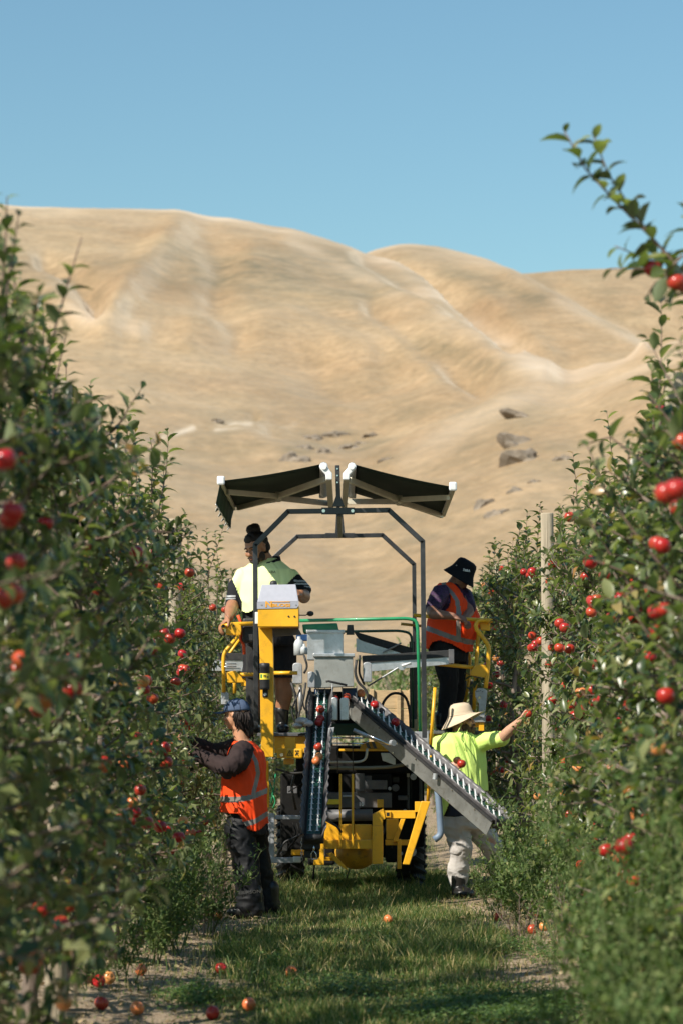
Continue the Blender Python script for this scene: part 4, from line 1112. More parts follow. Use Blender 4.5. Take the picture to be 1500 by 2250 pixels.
# console box
YK = 19.42
con = boxp('console', 567, 1330, 656, 1377, YK, 0.42, yel, lab='yellow console housing')
MB().prism([P(565, 1338, YK - 0.006), P(565, 1323, YK - 0.006), P(656.5, 1321, YK - 0.006), P(656.5, 1331, YK - 0.006), P(652, 1336.5, YK - 0.006)], (0, 0.005, 0)).build('cover_plate', gryp, con)
hd = MB(); f = YK - 0.003
b0, b1, t0, t1 = P(565.5, 1323, f), P(656.5, 1321, f), P(575, 1285, f + 0.10), P(650, 1284, f + 0.10)
tb0, tb1 = P(577, 1287, f + 0.40), P(649, 1287, f + 0.40); bb0, bb1 = P(565.5, 1326, f + 0.42), P(655, 1326, f + 0.42)
hd.add([b0, b1, t1, t0, bb0, bb1, tb1, tb0], [(0, 1, 2, 3), (3, 2, 6, 7), (4, 7, 6, 5), (0, 3, 7, 4), (1, 5, 6, 2), (0, 4, 5, 1)])
hd.build('sloping_cover', gryp, con, bevel=0.006)
text_mesh('lettering', 'N', 0.066, orgp, con, P(590.5, 1328.5, YK - 0.008), (R(90), 0, 0), sx=1.15, bold=0.002)
text_mesh('lettering', 'BLOSI', 0.034, orgp, con, P(617, 1330.5, YK - 0.008), (R(90), 0, 0), sx=1.75, bold=0.0012)
text_mesh('lettering', '.', 0.05, orgp, con, P(598, 1331, YK - 0.008), (R(90), 0, 0))
boxp('logo_bar', 592, 1321.6, 637, 1323.2, YK - 0.009, 0.002, orgp, con, bev=0)
for bx_, by_ in ((575, 1329), (650, 1329)): boltp(bx_, by_, YK - 0.004, 3.2, con, gal)
for bx_ in (634, 647): boltp(bx_, 1354.5, YK, 4, con, lblm)
kn = P(601, 1280, YK + 0.2); MB().tube([kn + Vector((0, 0, -0.05)), kn + Vector((0, 0, -0.005)), kn + Vector((0, 0, 0.012)), kn + Vector((0, 0, 0.018))], [0.03, 0.03, 0.022, 0.006], 16).build('warning_beacon', rub, con, smooth=True)
m_ = MB(); m_.tube([P(656, 1352, YK + 0.2), P(672, 1352, YK + 0.2), P(677, 1349, YK + 0.2)], 0.005, 6); m_.sphere(P(682, 1348.5, YK + 0.2), 0.022, scale=(1.3, 1, 1)); m_.build('lever', rub, con, smooth=True)
boxp('reflector', 560.5, 1345, 567.5, 1371, YK + 0.02, 0.03, whi, bev=0.004)
polyp('shadow_plate', [(598, 1380), (655, 1379), (663, 1394), (602, 1398)], YC, 0.10, gra)  # dark plate standing in for the shaded console underside

# rear panel, tanks, valve boxes in the middle
YM = 20.75
boxp('valve_box', 675, 1387, 754, 1450, YM, 0.25, alu, lab='upper aluminium box')
boxp('box_lid', 673, 1384, 757, 1391, YM - 0.015, 0.27, alu)
pb = polyp('valve_box', [(691, 1441), (775, 1440), (777, 1508), (690, 1512)], YM - 0.15, 0.25, mat('dull_grey_cover', (0.30, 0.31, 0.29), 0.5, metal=0.3, var=0.12, vscale=9, dirt=(0.2, 0.18, 0.15), dirt_amt=0.5), lab='lower aluminium box')
boxp('box_lid', 688, 1436, 779, 1443, YM - 0.17, 0.27, alu)
for (x0, y0, x1, y1, Y0, mm) in [(643, 1462, 664, 1502, YM - 0.1, gal), (676, 1480, 692, 1511, YM - 0.2, gal), (797, 1460, 816, 1499, YM - 0.1, gal), (728, 1536, 742, 1583, YM - 0.35, alu), (747, 1538, 766, 1583, YM - 0.4, alu)]:
    w = (x1 - x0) / 2; cx_ = (x0 + x1) / 2
    prof = [(x0, y1), (x0, y0)] + [(cx_ - w * math.cos(t * math.pi / 6), y0 - w * 0.55 * math.sin(t * math.pi / 6)) for t in range(1, 6)] + [(x1, y0), (x1, y1)]
    polyp('guard_cover', prof, Y0, 0.07, mm, bev=0.006)
for (cx_, y0, y1, w, Y0) in [(657, 1440, 1404, 23, YM), (668, 1438, 1420, 16, YM - 0.12)]:
    a, b = P(cx_, y0, Y0), P(cx_, y1, Y0); r0 = w / 2 / S(Y0)
    MB().tube([a, a.lerp(b, .7), a.lerp(b, .9), b, b + Vector((0, 0, .02))], [r0, r0, r0 * .75, r0 * .35, r0 * .3], 16).build('oil_tank', trans, root, smooth=True)
boxp('filler_cap', 651, 1394, 676, 1408, YM + 0.05, 0.1, blu)
polyp('green_cover', [(664, 1372), (741, 1369), (745, 1388), (666, 1391)], YM + 0.3, 0.3, grn, bev=0.01)
for x0 in (762,): polyp('bracket', [(x0, 1373), (x0 + 14, 1373), (x0 + 16, 1395), (x0 - 2, 1395)], YM + 0.5, 0.04, blk)
tubep('green_rail', [(655, 1364), (896, 1359), (914, 1364), (917, 1380), (923, 1612)], YM - 0.1, 7.5, grn, rnd=12, n=12, lab='bright green handrail')
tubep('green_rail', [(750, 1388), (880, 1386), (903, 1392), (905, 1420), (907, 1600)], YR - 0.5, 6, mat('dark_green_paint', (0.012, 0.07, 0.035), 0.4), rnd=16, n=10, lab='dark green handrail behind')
sqp('rear_post', [(905, 1410), (907, 1600)], YR - 0.3, 13, blk)
boxp('mesh_box', 909, 1608, 941, 1636, 20.5, 0.08, gal)
boxp('foot_plate', 899, 1581, 917, 1606, YR - 0.4, 0.04, wood)

# horizontal conveyor arms to right (two) and left
def arm(name, top, side, Y, m1=rub, m2=alu, dep=0.28, lab=None):
    a = MB().prism(pts_(side, Y), (0, 0.02, 0)).build(name, m2, root, bevel=0.002)
    MB().prism(pts_(top, Y - 0.01), (0, dep, 0)).build('rubber_skirt', m1, a, bevel=0.003)
    if lab: a['label'] = lab
    return a
ra = arm('conveyor_arm', [(795, 1441), (994, 1428), (996, 1443), (797, 1458)], [(800, 1456), (996, 1443), (996, 1459), (812, 1476)], 20.9, lab='aluminium arm of the right conveyor')
boxp('end_plate', 985, 1427, 997, 1458, 20.86, 0.3, gra)
arm('conveyor_arm', [(778, 1388), (790, 1391), (905, 1424), (905, 1442), (790, 1406)], [(782, 1402), (800, 1410), (903, 1442), (880, 1446), (782, 1432)], 21.8, lab='rear conveyor arm slanting away')
m_ = MB(); m_.tube([P(840, 1434, 21.75), P(881, 1413, 21.75)], 0.008, 6); m_.build('linkage_rod', gal, root)
ln = tubep('linkage_rod', [(808, 1508), (880, 1464), (903, 1458)], 20.8, 4, gal)
hub = P(882, 1464, 20.75); MB().tube([hub, hub + Vector((0, -0.03, 0))], 0.035, 14).build('hub', alu, ln)
tubep('handle', [(882, 1463), (902, 1457)], 20.7, 5, whi, n=8)
la = arm('conveyor_arm', [(478, 1434), (560, 1436), (562, 1452), (478, 1450)], [(470, 1450), (540, 1451), (547, 1476), (466, 1474)], 21.0, lab='aluminium arm of the left conveyor')
for y_ in (1459, 1465): tubep('adjuster', [(484, y_), (520, y_)], 20.97, 2.5, chrm, n=6)

# left basket
YL = 20.6
tubep('guard_rail', [(492, 1376, -0.02), (512, 1372), (562, 1370)], YL, 9.5, yel, n=12)
m_ = MB(); c = P(491, 1376, YL - 0.06); m_.tube([c, c + Vector((0, .05, 0))], 0.021, 14); rr_ = m_.build('rail_end', yel, root, smooth=True)
MB().tube([c + Vector((0, -0.002, 0)), c + Vector((0, .01, 0))], 0.015, 12).build('opening', lblm, rr_)
polyp('gusset', [(496, 1370), (516, 1368), (530, 1374), (531, 1385), (529, 1396), (497, 1395)], YL - 0.02, 0.07, yel, bev=0.006)
polyp('lock_mark', [(511, 1377), (514, 1372), (517, 1377), (514, 1376)], YL - 0.024, 0.003, lblm, bev=0)
tubep('guard_rail', [(525, 1397), (493, 1434), (491, 1450), (492, 1522)], YL - 0.02, 8.5, yel, rnd=14, n=12)
tubep('guard_rail', [(531, 1400), (502, 1440), (500, 1452)], YL + 0.5, 7, yel, rnd=8)
tubep('guard_rail', [(516, 1480), (516, 1524)], YL + 0.35, 8, yel)
polyp('gusset', [(498, 1478), (516, 1473), (531, 1487), (538, 1500), (500, 1501)], YL - 0.02, 0.07, yel, bev=0.006)
tubep('guard_rail', [(528, 1483), (562, 1482)], YL, 8.5, yel, n=12)
tubep('guard_rail', [(602, 1479), (654, 1479)], YL - 0.1, 8.5, yel, n=12)
boxp('gusset', 530, 1490, 543, 1508, YL + 0.4, 0.05, yel)
boxp('latch', 486, 1522, 503, 1548, YL - 0.03, 0.05, gal)
tubep('strap', [(523, 1352), (530, 1368), (526, 1376), (531, 1392), (528, 1404), (536, 1416), (537, 1438)], YL + 0.1, 7, orgc, n=8, rnd=5)
bag = boxp('tool_bag', 533, 1358, 560, 1412, YL + 0.04, 0.14, rub, bev=0.02)
boxp('left_post', 541, 1415, 562, 1600, YL + 0.35, 0.05, rub)

# right basket
YP = 21.3
tubep('guard_rail', [(908, 1352), (1016, 1360), (1081, 1364)], YP, 8.5, yel, n=12)
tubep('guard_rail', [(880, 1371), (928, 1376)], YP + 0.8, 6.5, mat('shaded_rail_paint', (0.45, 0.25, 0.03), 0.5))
tubep('guard_rail', [(1078, 1364), (1050, 1362), (1042, 1378), (1074, 1420), (1070, 1482), (1066, 1512)], YP - 0.04, 9.5, yel, rnd=12, n=12)
polyp('gusset', [(1052, 1370), (1062, 1365), (1076, 1366), (1076, 1386), (1056, 1385)], YP + 0.02, 0.05, yel, bev=0.006)
tubep('guard_rail', [(912, 1456), (948, 1458), (1040, 1467)], YP - 0.02, 8.5, yel, n=12)
polyp('gusset', [(1034, 1474), (1042, 1463), (1052, 1460), (1073, 1462), (1069, 1490), (1032, 1484)], YP - 0.05, 0.06, yel, bev=0.006)
tubep('guard_rail', [(1050, 1392), (1044, 1490), (1040, 1560)], YP + 0.35, 9, yel)
tubep('guard_rail', [(1015, 1420), (1032, 1440), (1028, 1500), (1020, 1545)], YP + 0.7, 8, yel, rnd=10)
polyp('gusset', [(1006, 1490), (1022, 1470), (1030, 1474), (1026, 1497)], YP + 0.5, 0.05, yel)
br = polyp('ratchet_plate', [(1043, 1519), (1050, 1512), (1062, 1513), (1070, 1518), (1066, 1560), (1063, 1578), (1052, 1574), (1051, 1545), (1044, 1532)], YP - 0.08, 0.02, gal, bev=0.003)
for bx_, by_ in ((1052, 1533), (1061, 1564)): boltp(bx_, by_, YP - 0.08, 7, br)
for k in range(4): boltp(1047 + k * 4, 1520 - (k % 3), YP - 0.081, 2.2, br, lblm)
boxp('bracket', 1036, 1573, 1066, 1587, YP - 0.05, 0.1, gal)
boxp('guard_post', 1051, 1587, 1063, 1618, YP - 0.03, 0.05, yel)
polyp('cross_rail', [(940, 1612), (975, 1610), (975, 1619), (940, 1621)], YP - 0.2, 0.05, yel)
polyp('cross_rail', [(1040, 1588), (1052, 1588), (1052, 1598), (1040, 1598)], YP, 0.05, yel)
tubep('stay', [(955, 1511), (945, 1640)], 20.7, 7.5, yel, n=12)
boxp('side_post', 1030, 1497, 1040, 1585, YP + 0.7, 0.04, gra)

# platform deck and chassis
boxp('deck', 566, 1611, 665, 1618, 20.3, 2.6, gra, lab='left deck plate')
boxp('deck', 930, 1606, 1075, 1613, 21.0, 2.2, gra, lab='right deck plate')
boxp('chassis_beam', 603, 1618, 700, 1655, 20.35, 0.16, yel)
boxp('chassis_beam', 745, 1646, 855, 1651, 20.9, 0.2, yel)
YJ = 19.95
boxp('joint_block', 626, 1620, 650, 1649, YJ + 0.05, 0.16, yel)
polyp('joint_block', [(609, 1645), (629, 1645), (629, 1666), (609, 1666)], YJ + 0.03, 0.1, yel)
jb = boxp('joint_cover', 628, 1645, 665, 1667, YJ - 0.05, 0.14, yel, bev=0.012)
# warning triangle and crushing pictogram
tri = [P(*q, YJ - 0.054) for q in ((636, 1660.5), (637, 1648.5 + 1), (636.5, 1649))]
m_ = MB(); A3 = [P(630.8, 1660.5, YJ - 0.053), P(643.5, 1660.5, YJ - 0.053), P(637, 1649.5, YJ - 0.053)]
for a, b in zip(A3, A3[1:] + A3[:1]): m_.bar(a, b, 0.0045, 0.002, up=(0, 1, 0))
m_.bar(P(637.1, 1653, YJ - 0.053), P(637.1, 1657.3, YJ - 0.053), 0.004, 0.002); m_.bar(P(637.1, 1658.3, YJ - 0.053), P(637.1, 1659.4, YJ - 0.053), 0.004, 0.002)
m_.build('warning_triangle', lblm, jb)
m_ = MB()
for a, b, w in (((648.5, 1650.5), (651.5, 1650.5), .009), ((653, 1650.5), (656.5, 1650.5), .009), ((649, 1660), (653, 1654), .007), ((651, 1654), (656, 1655), .006), ((652, 1655), (656, 1661), .007)):
    m_.bar(P(*a, YJ - 0.053), P(*b, YJ - 0.053), w, 0.002)
m_.build('crush_hazard_symbol', lblm, jb)
boltp(619, 1659, YJ + 0.02, 8, jb)
boxp('joint_block', 623, 1668, 646, 1680, YJ + 0.05, 0.12, yel)
for i, (x0, y0, x1, y1) in enumerate([(745, 1590, 850, 1617), ]): boxp('cross_conveyor', x0 - 20, y0, x1, y1, 21.0, 0.35, mat('dark_green_cover', (0.012, 0.045, 0.028), 0.5), bev=0.01)
for y_ in (1622, 1634): tubep('hydraulic_pipe', [(730, y_), (788, y_), (795, y_ + 1), (810, y_ - 5)], 20.7, 4, chrm, n=8)
tubep('hydraulic_pipe', [(705, 1675), (790, 1675), (804, 1668), (806, 1645)], 20.6, 5.5, cream, n=10, rnd=14)
tubep('cross_tube', [(708, 1687), (800, 1688), (860, 1686), (905, 1676)], 20.55, 8, mat('olive_hose', (0.19, 0.18, 0.12), 0.6), n=10, rnd=20)
polyp('stripe_plate', [(795, 1630), (855, 1630), (855, 1646), (790, 1646)], 20.95, 0.03, yel)
for x0 in (801, 815): polyp('hazard_stripe', [(x0, 1631), (x0 + 7, 1631), (x0 + 13, 1645), (x0 + 6, 1645)], 20.94, 0.006, gra, bev=0)
polyp('alloy_bracket', [(836, 1655), (855, 1655), (868, 1668), (868, 1682), (840, 1672)], 20.7, 0.05, alu)
for x0 in (741, 774): tubep('cable', [(x0, 1610), (x0 + 1, 1700)], 20.5, 2, rub, n=5)
# engine and underbody mass, in a black that carries the shade
en = MB()
for (x0, y0, x1, y1, Y0, dp) in [(616, 1700, 676, 1868, 21.5, 0.7), (676, 1690, 735, 1902, 21.45, 0.6), (735, 1690, 850, 1885, 21.6, 0.9), (846, 1690, 905, 1896, 21.4, 0.6), (900, 1690, 932, 1862, 21.6, 0.7), (690, 1520, 790, 1600, 21.1, 0.8), (650, 1640, 905, 1700, 21.2, 1.2), (750, 1700, 860, 1800, 21.2, 0.3)]:
    a, b = P(x0, y0, Y0), P(x1, y1, Y0); en.box(((a.x + b.x) / 2, Y0 + dp / 2, (a.z + b.z) / 2), (b.x - a.x, dp, a.z - b.z))
en.build('engine_body', eng, root, bevel=0.02)
boxp('engine_cover', 705, 1742, 860, 1775, 21.05, 0.3, gra)
for (x0, y0, x1, y1, m0) in [(716, 1757, 748, 1768, lbly), (752, 1748, 776, 1752, gal), (828, 1757, 842, 1775, yel), (780, 1700, 800, 1740, gra), (800, 1715, 850, 1735, gra)]: boxp('engine_part', x0, y0, x1, y1, 20.95 + (x0 % 7) * .02, 0.06, m0)
text_mesh('number', '10', 0.045, whi, root, P(793, 1768, 20.9), (R(90), 0, 0), bold=0.002)
tubep('exhaust_roller', [(712, 1793), (818, 1791)], 20.65, 26, gra, n=18)
r_ = np.random.default_rng(91)
for i in range(34):
    x0, y0 = r_.uniform(612, 925), r_.uniform(1695, 1880); m0 = [gra, rub, gal, rub, eng, gra][i % 6]; Y0 = 21.0 + r_.uniform(0, .3)
    if i % 3 == 0: boxp('engine_part', x0, y0, x0 + r_.uniform(8, 26), y0 + r_.uniform(6, 22), Y0, 0.08, m0)
    elif i % 3 == 1: tubep('hydraulic_line', [(x0, y0), (x0 + r_.uniform(-12, 12), y0 + 25), (x0 + r_.uniform(-30, 30), y0 + r_.uniform(35, 60))], Y0, r_.uniform(2.5, 5), m0, n=7, rnd=8)
    else: c = P(x0, y0, Y0); MB().tube([c, c + Vector((0, -0.06, 0))], r_.uniform(0.015, 0.04), 12).build('fitting', m0, root, bevel=0.003)
# low yellow frame
YB0 = 20.1
boxp('lower_frame', 706, 1846, 818, 1866, YB0, 0.06, yel)
polyp('lower_frame', [(706, 1800), (745, 1822), (745, 1846), (706, 1846)], YB0 + 0.05, 0.04, yel)
boxp('lower_frame', 750, 1812, 775, 1846, YB0 + 0.06, 0.05, yel)
boxp('lower_frame', 778, 1812, 816, 1846, YB0 + 0.08, 0.05, yel)
for x0 in (745, 772): boxp('fork_strap', x0, 1701, x0 + 5, 1862, YB0 - 0.03, 0.025, yel)
polyp('frame_upright', [(689, 1838), (712, 1842), (712, 1901), (689, 1901)], YB0 - 0.02, 0.1, yel)
boxp('frame_upright', 817, 1815, 841, 1899, YB0 - 0.03, 0.12, yel)
polyp('frame_upright', [(818, 1790), (842, 1778), (846, 1800), (840, 1803), (840, 1815), (818, 1815)], YB0 - 0.03, 0.12, yel)
boxp('tow_bar', 842, 1782, 912, 1799, YB0, 0.09, yel)
so_ = boxp('tow_socket', 845, 1783, 858, 1797, YB0 - 0.02, 0.02, yel)
boxp('opening', 848, 1786, 855, 1794, YB0 - 0.022, 0.004, lblm, so_)
polyp('brace', [(925, 1761), (945, 1762), (899, 1901), (884, 1900)], YB0 - 0.12, 0.07, yel, bev=0.006)
tubep('strut', [(939, 1762), (943, 1708), (944, 1660)], YB0 + 0.1, 7.5, yel, n=12)
boxp('hinge', 911, 1762, 924, 1785, YB0 - 0.02, 0.06, yel)
boxp('frame_upright', 848, 1800, 875, 1845, YB0 + 0.4, 0.08, yel, lab='shaded upright behind')
boxp('lower_frame', 846, 1846, 905, 1858, YB0 + 0.35, 0.06, yel)
boxp('lower_frame', 640, 1868, 690, 1880, YB0 + 0.2, 0.06, yel)
polyp('brace', [(880, 1800), (890, 1800), (872, 1850), (862, 1850)], YB0 + 0.3, 0.05, yel)
boxp('lower_frame', 712, 1884, 760, 1892, YB0 + 0.2, 0.05, yel)
boxp('frame_upright', 872, 1845, 881, 1910, YB0 + 0.3, 0.08, yel)
polyp('brace', [(717, 1876), (730, 1874), (762, 1908), (764, 1914), (742, 1900)], YB0 + 0.02, 0.03, yel)
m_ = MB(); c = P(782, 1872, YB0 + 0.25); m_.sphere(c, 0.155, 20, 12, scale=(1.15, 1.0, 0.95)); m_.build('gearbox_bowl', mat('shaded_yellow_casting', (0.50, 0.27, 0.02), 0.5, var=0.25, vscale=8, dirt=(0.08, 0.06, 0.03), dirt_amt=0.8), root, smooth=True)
# grey step frame on the left with chain and shackle
YS = 19.7
sf = boxp('step_frame', 590, 1788, 603, 1888, YS, 0.05, gal)
boxp('step_rail', 604, 1792, 661, 1801, YS + 0.01, 0.05, gal, sf)
boxp('step_rail', 582, 1885, 660, 1897, YS - 0.01, 0.06, gal, sf)
boxp('step_pad', 644, 1883, 661, 1896, YS - 0.02, 0.06, alu, sf)
boxp('step_rail', 595, 1805, 603, 1828, YS - 0.02, 0.05, gal, sf)
ch = MB()
for k in range(8):
    c = P(663, 1846 + k * 6, YS - 0.02); pts = []
    for t in range(9):
        a = t / 8 * 2 * math.pi; u = Vector((math.cos(a) * 0.008, 0, math.sin(a) * 0.014)) if k % 2 else Vector((0, math.cos(a) * 0.008, math.sin(a) * 0.014)); pts.append(c + u)
    ch.tube(pts, 0.003, 5)
ch.build('chain', gal, root, smooth=True)['kind'] = 'stuff'
tubep('shackle', [(684, 1888), (684, 1876), (689, 1869), (694, 1876), (696, 1888)], 19.0, 2.8, chrm, n=6)
tubep('shackle_pin', [(681, 1889), (698, 1888)], 19.0, 3, chrm, n=6)
tubep('shackle', [(689, 1872), (690, 1858)], 19.0, 4, chrm, n=6)

# wheels: tyre with angled lugs, rim
def wheel(px, py, Y0, rad, wid):
    c = P(px, py, Y0); wr = empty('wheel', (c.x, Y0, rad)); wr.parent = root; wr.location = Vector((c.x, Y0, rad)) - root.location
    m_ = MB(); prof = []
    for t in range(13):
        a = math.pi * t / 12; prof.append((rad * 0.62 + math.sin(a) ** 0.5 * rad * 0.32, (t / 12 - 0.5) * wid))
    m_.lathe(prof, (c.x, Y0, rad), 40, rot=Matrix.Rotation(R(90), 3, 'Y'))
    m_.build('tyre', rub, wr, smooth=True)
    lg = MB()
    for k in range(22):
        a = 2 * math.pi * k / 22
        for s_ in (-1, 1):
            a2 = a + (0.5 if s_ > 0 else 0) * 2 * math.pi / 22
            o_ = Vector((c.x, Y0, rad)); p0 = o_ + Vector((0.01 * s_, math.cos(a2) * rad * 0.97, math.sin(a2) * rad * 0.97)); a3 = a2 + 0.22
            p1 = o_ + Vector((wid * 0.5 * s_, math.cos(a3) * rad * 0.93, math.sin(a3) * rad * 0.93)); lg.bar(p0, p1, 0.035, 0.045, up=(p0 - o_))
    q = lg.build('tread', rub, wr, bevel=0.004); q['kind'] = 'stuff'
    MB().tube([(c.x - wid * 0.3, Y0, rad), (c.x + wid * 0.3, Y0, rad)], rad * 0.6, 24).build('rim', yel, wr, smooth=False)
wheel(637, 1850, 22.2, 0.36, 0.22); wheel(900, 1850, 22.2, 0.36, 0.24); wheel(640, 1850, 23.2, 0.36, 0.24); wheel(905, 1850, 23.2, 0.36, 0.24)
# ballast frames visible behind the right side
for x0 in (893, 920): boxp('strut', x0, 1685, x0 + 7, 1790, 21.4, 0.05, gra)
for (x0, y0, x1, y1) in [(893, 1695, 899, 1708), (923, 1685, 928, 1703)]: boxp('lamp', x0, y0, x1, y1, 21.3, 0.04, whi)

# hoses
r_ = np.random.default_rng(31)
def hose(l, Y, w, m=rub): return tubep('hose', l, Y, w, m, n=7, rnd=10)
for l, Y0, w in [([(672, 1500), (666, 1540), (655, 1575), (661, 1600)], 20.4, 5), ([(682, 1512), (672, 1545), (676, 1600)], 20.3, 5), ([(660, 1505), (668, 1560), (700, 1575), (686, 1620)], 20.5, 4),
                 ([(783, 1450), (779, 1478), (786, 1500), (804, 1516), (810, 1540)], 20.6, 6), ([(790, 1440), (788, 1480), (800, 1505)], 20.7, 5), ([(668, 1440), (676, 1465), (668, 1480)], 20.5, 5),
                 ([(655, 1615), (700, 1612), (690, 1600)], 20.2, 5), ([(735, 1560), (720, 1600), (730, 1640)], 20.6, 4), ([(660, 1515), (640, 1560), (648, 1590), (680, 1600)], 20.6, 4), ([(606, 1690), (640, 1700), (700, 1696)], 20.3, 5), ([(650, 1690), (640, 1730), (650, 1780)], 20.4, 6),
                 ([(640, 1500), (650, 1530), (655, 1600)], 20.7, 6), ([(668, 1830), (640, 1845), (625, 1850), (610, 1880)], 20.0, 5), ([(715, 1800), (740, 1815), (750, 1830)], 20.0, 5)]:
    hose(l, Y0, w)
for l in ([(606, 1700), (602, 1730), (598, 1752)], [(600, 1748), (606, 1762), (600, 1776)], [(592, 1715), (600, 1740), (596, 1765)]): tubep('hose', l, 20.3, 3.5, grn, n=6, rnd=6)
polyp('frame_upright', [(583, 1672), (590, 1672), (592, 1775), (586, 1775)], 20.6, 0.04, yel)
tubep('hose', [(842, 1600), (836, 1548), (860, 1521), (890, 1527), (900, 1560), (901, 1600)], 21.5, 6, rub, n=9, rnd=22, lab='big black hose loop before the timber bin')
ja = MB()
for (x, y, sx, sz) in [(664, 1585, 15, 9), (675, 1590, 14, 8), (655, 1595, 12, 7)]:
    c = P(x, y, 20.2); k = 1 / S(20.2); ja.sphere(c, 1, 14, 10, scale=(sx * k, 0.09, sz * k))
cl = ja.build('rag', mat('pale_rag', (0.45, 0.43, 0.42), 0.9, var=0.3, vscale=14), None, loc=P(664, 1600, 20.2), smooth=True)
tag(cl, 'crumpled pale rag lying on the deck beside the black boot', 'rag')
boxp('feed_tray', 690, 1514, 730, 1532, 20.75, 0.25, blu); boxp('feed_tray', 752, 1512, 783, 1530, 20.75, 0.25, blu)
for x0 in (694, 729, 751, 783): tubep('tray_edge', [(x0, 1508), (x0 + 1, 1535)], 20.7, 2, gal, n=5)
tubep('grab_lever', [(716, 1498), (722, 1497), (762, 1506)], 20.5, 5, rub, n=8)
tubep('grab_lever', [(730, 1500), (730, 1535)], 20.5, 2, gal, n=6)
boxp('rear_mass', 676, 1520, 800, 1600, 21.3, 0.3, eng)
tubep('tank_pole', [(660, 1510), (660, 1560)], 20.9, 8, gal)

# ------------- conveyors: belt, skirts, side plates, rows of white fingers
def conveyor(name, c0, c1, width, skirt_l, skirt_r, lab, side_plate=False, wig=0.0):
    """c0 lower end, c1 upper end (world); belt faces up"""
    cv = empty(name, c0); cv.parent = root; cv.location = Vector(c0) - root.location; cv['label'] = lab
    d = (c1 - c0); L_ = d.length; d.normalize(); rt = d.cross(Vector((0, 0, 1))).normalized(); up = rt.cross(d).normalized()
    if up.z < 0: up = -up
    q = lambda u, x, h: c0 + d * (u * L_) + rt * x + up * h
    w = width / 2
    m_ = MB(); n = 60
    vs = []; 
    for i in range(n + 1):
        for x in (-w, w): vs.append(q(i / n, x, 0.004 * (i % 2)))
    m_.add(vs, [(2 * i, 2 * i + 1, 2 * i + 3, 2 * i + 2) for i in range(n)])
    be = m_.build('belt', belt, cv)
    # body tray under the belt
    m_ = MB(); m_.bar(q(-0.01, 0, -0.045), q(1.0, 0, -0.045), width + 0.05, 0.07, up=tuple(up)); m_.build('belt_tray', rub, cv, bevel=0.004)
    # skirts on both sides, wavy rubber
    for s_, h in ((-1, skirt_l), (1, skirt_r)):
        vs = []; fs = []; n2 = 90
        for i in range(n2 + 1):
            u = -0.02 + 1.0 * i / n2; wv = 0.006 * math.sin(i * 1.3) + 0.004 * math.sin(i * 3.1 + 1)
            for k in range(4):
                hh = h * k / 3; vs.append(q(u, s_ * (w + 0.01 + hh * 0.35) + wv * k / 3, hh - 0.01))
        for i in range(n2):
            for k in range(3): a = i * 4 + k; fs.append((a, a + 1, a + 5, a + 4))
        m_ = MB(); m_.add(vs, fs); sk = m_.build('rubber_skirt', rubg, cv, smooth=True); sk.modifiers.new('s', 'SOLIDIFY').thickness = 0.006
    # fingers in pairs
    nf = int(L_ / 0.074); tip = None
    for i in range(nf):
        u = (i + 0.5) / nf
        for s_ in (-1, 1):
            base = q(u, s_ * w * 0.52, 0.0)
            if tip is None:
                m_ = MB(); b_ = Vector((0, 0, 0))
                m_.tube([b_, (0, 0, 0.005), (0, 0, 0.006), (0, 0, 0.058)], [0.017, 0.017, 0.009, 0.0035], 8)
                o = m_.build('finger', whi, cv, smooth=False); tip = o.data
                for v in tip.vertices: v.co += Vector(c0) if False else Vector((0, 0, 0))
                # geometry is stored about the conveyor's origin
                off = origin_of(cv)
                for v in tip.vertices: v.co += off
            else:
                o = bpy.data.objects.new('finger', tip); COL.objects.link(o); o.parent = cv
            ax = (up * 0.75 + d * 0.66).normalized()
            o.rotation_euler = ax.to_track_quat('Z', 'Y').to_euler(); o.location = base - origin_of(cv)
    # end roller
    MB().tube([q(-0.01, -w - 0.02, -0.02), q(-0.01, w + 0.02, -0.02)], 0.03, 14).build('end_roller', rub, cv, smooth=True)
    if side_plate:
        s_ = side_plate
        m_ = MB(); a, b = q(-0.01, s_ * (w + 0.035), 0.0), q(1.0, s_ * (w + 0.035), 0.0)
        pl = [a + up * -0.01, b + up * -0.01, b - up * 0.14, a - up * 0.14]; m_.prism(pl, rt * (0.006 * s_)); sp = m_.build('side_plate', mat('dull_side_aluminium', (0.30, 0.30, 0.28), 0.42, metal=0.7, var=0.25, vscale=7, dirt=(0.16, 0.14, 0.11), dirt_amt=0.7), cv, bevel=0.002)
        m_ = MB(); m_.bar(a + up * -0.005, b + up * -0.005, 0.035, 0.02, up=tuple(up)); m_.build('edge_trim', rub, cv)
        for u in (0.1, 0.25, 0.38, 0.5, 0.63, 0.76, 0.88):
            c = q(u, s_ * (w + 0.043), -0.03); MB().tube([c, c + rt * 0.006 * s_], 0.007, 6).build('bolt', chrm, sp)
            if int(u * 100) % 2: c = q(u, s_ * (w + 0.043), -0.12); MB().tube([c, c + rt * 0.006 * s_], 0.007, 6).build('bolt', chrm, sp)
    return q
qL = conveyor('centre_conveyor', P(689, 1833, 19.0), P(707, 1522, 20.75), 0.108, 0.105, 0.105, 'narrow green belt conveyor rising in the middle with white fingers')
qR = conveyor('swing_conveyor', P(1098, 1800, 19.6), P(783, 1532, 20.75), 0.13, 0.05, 0.065, 'long green belt conveyor swung out to the right with aluminium side', side_plate=-1)
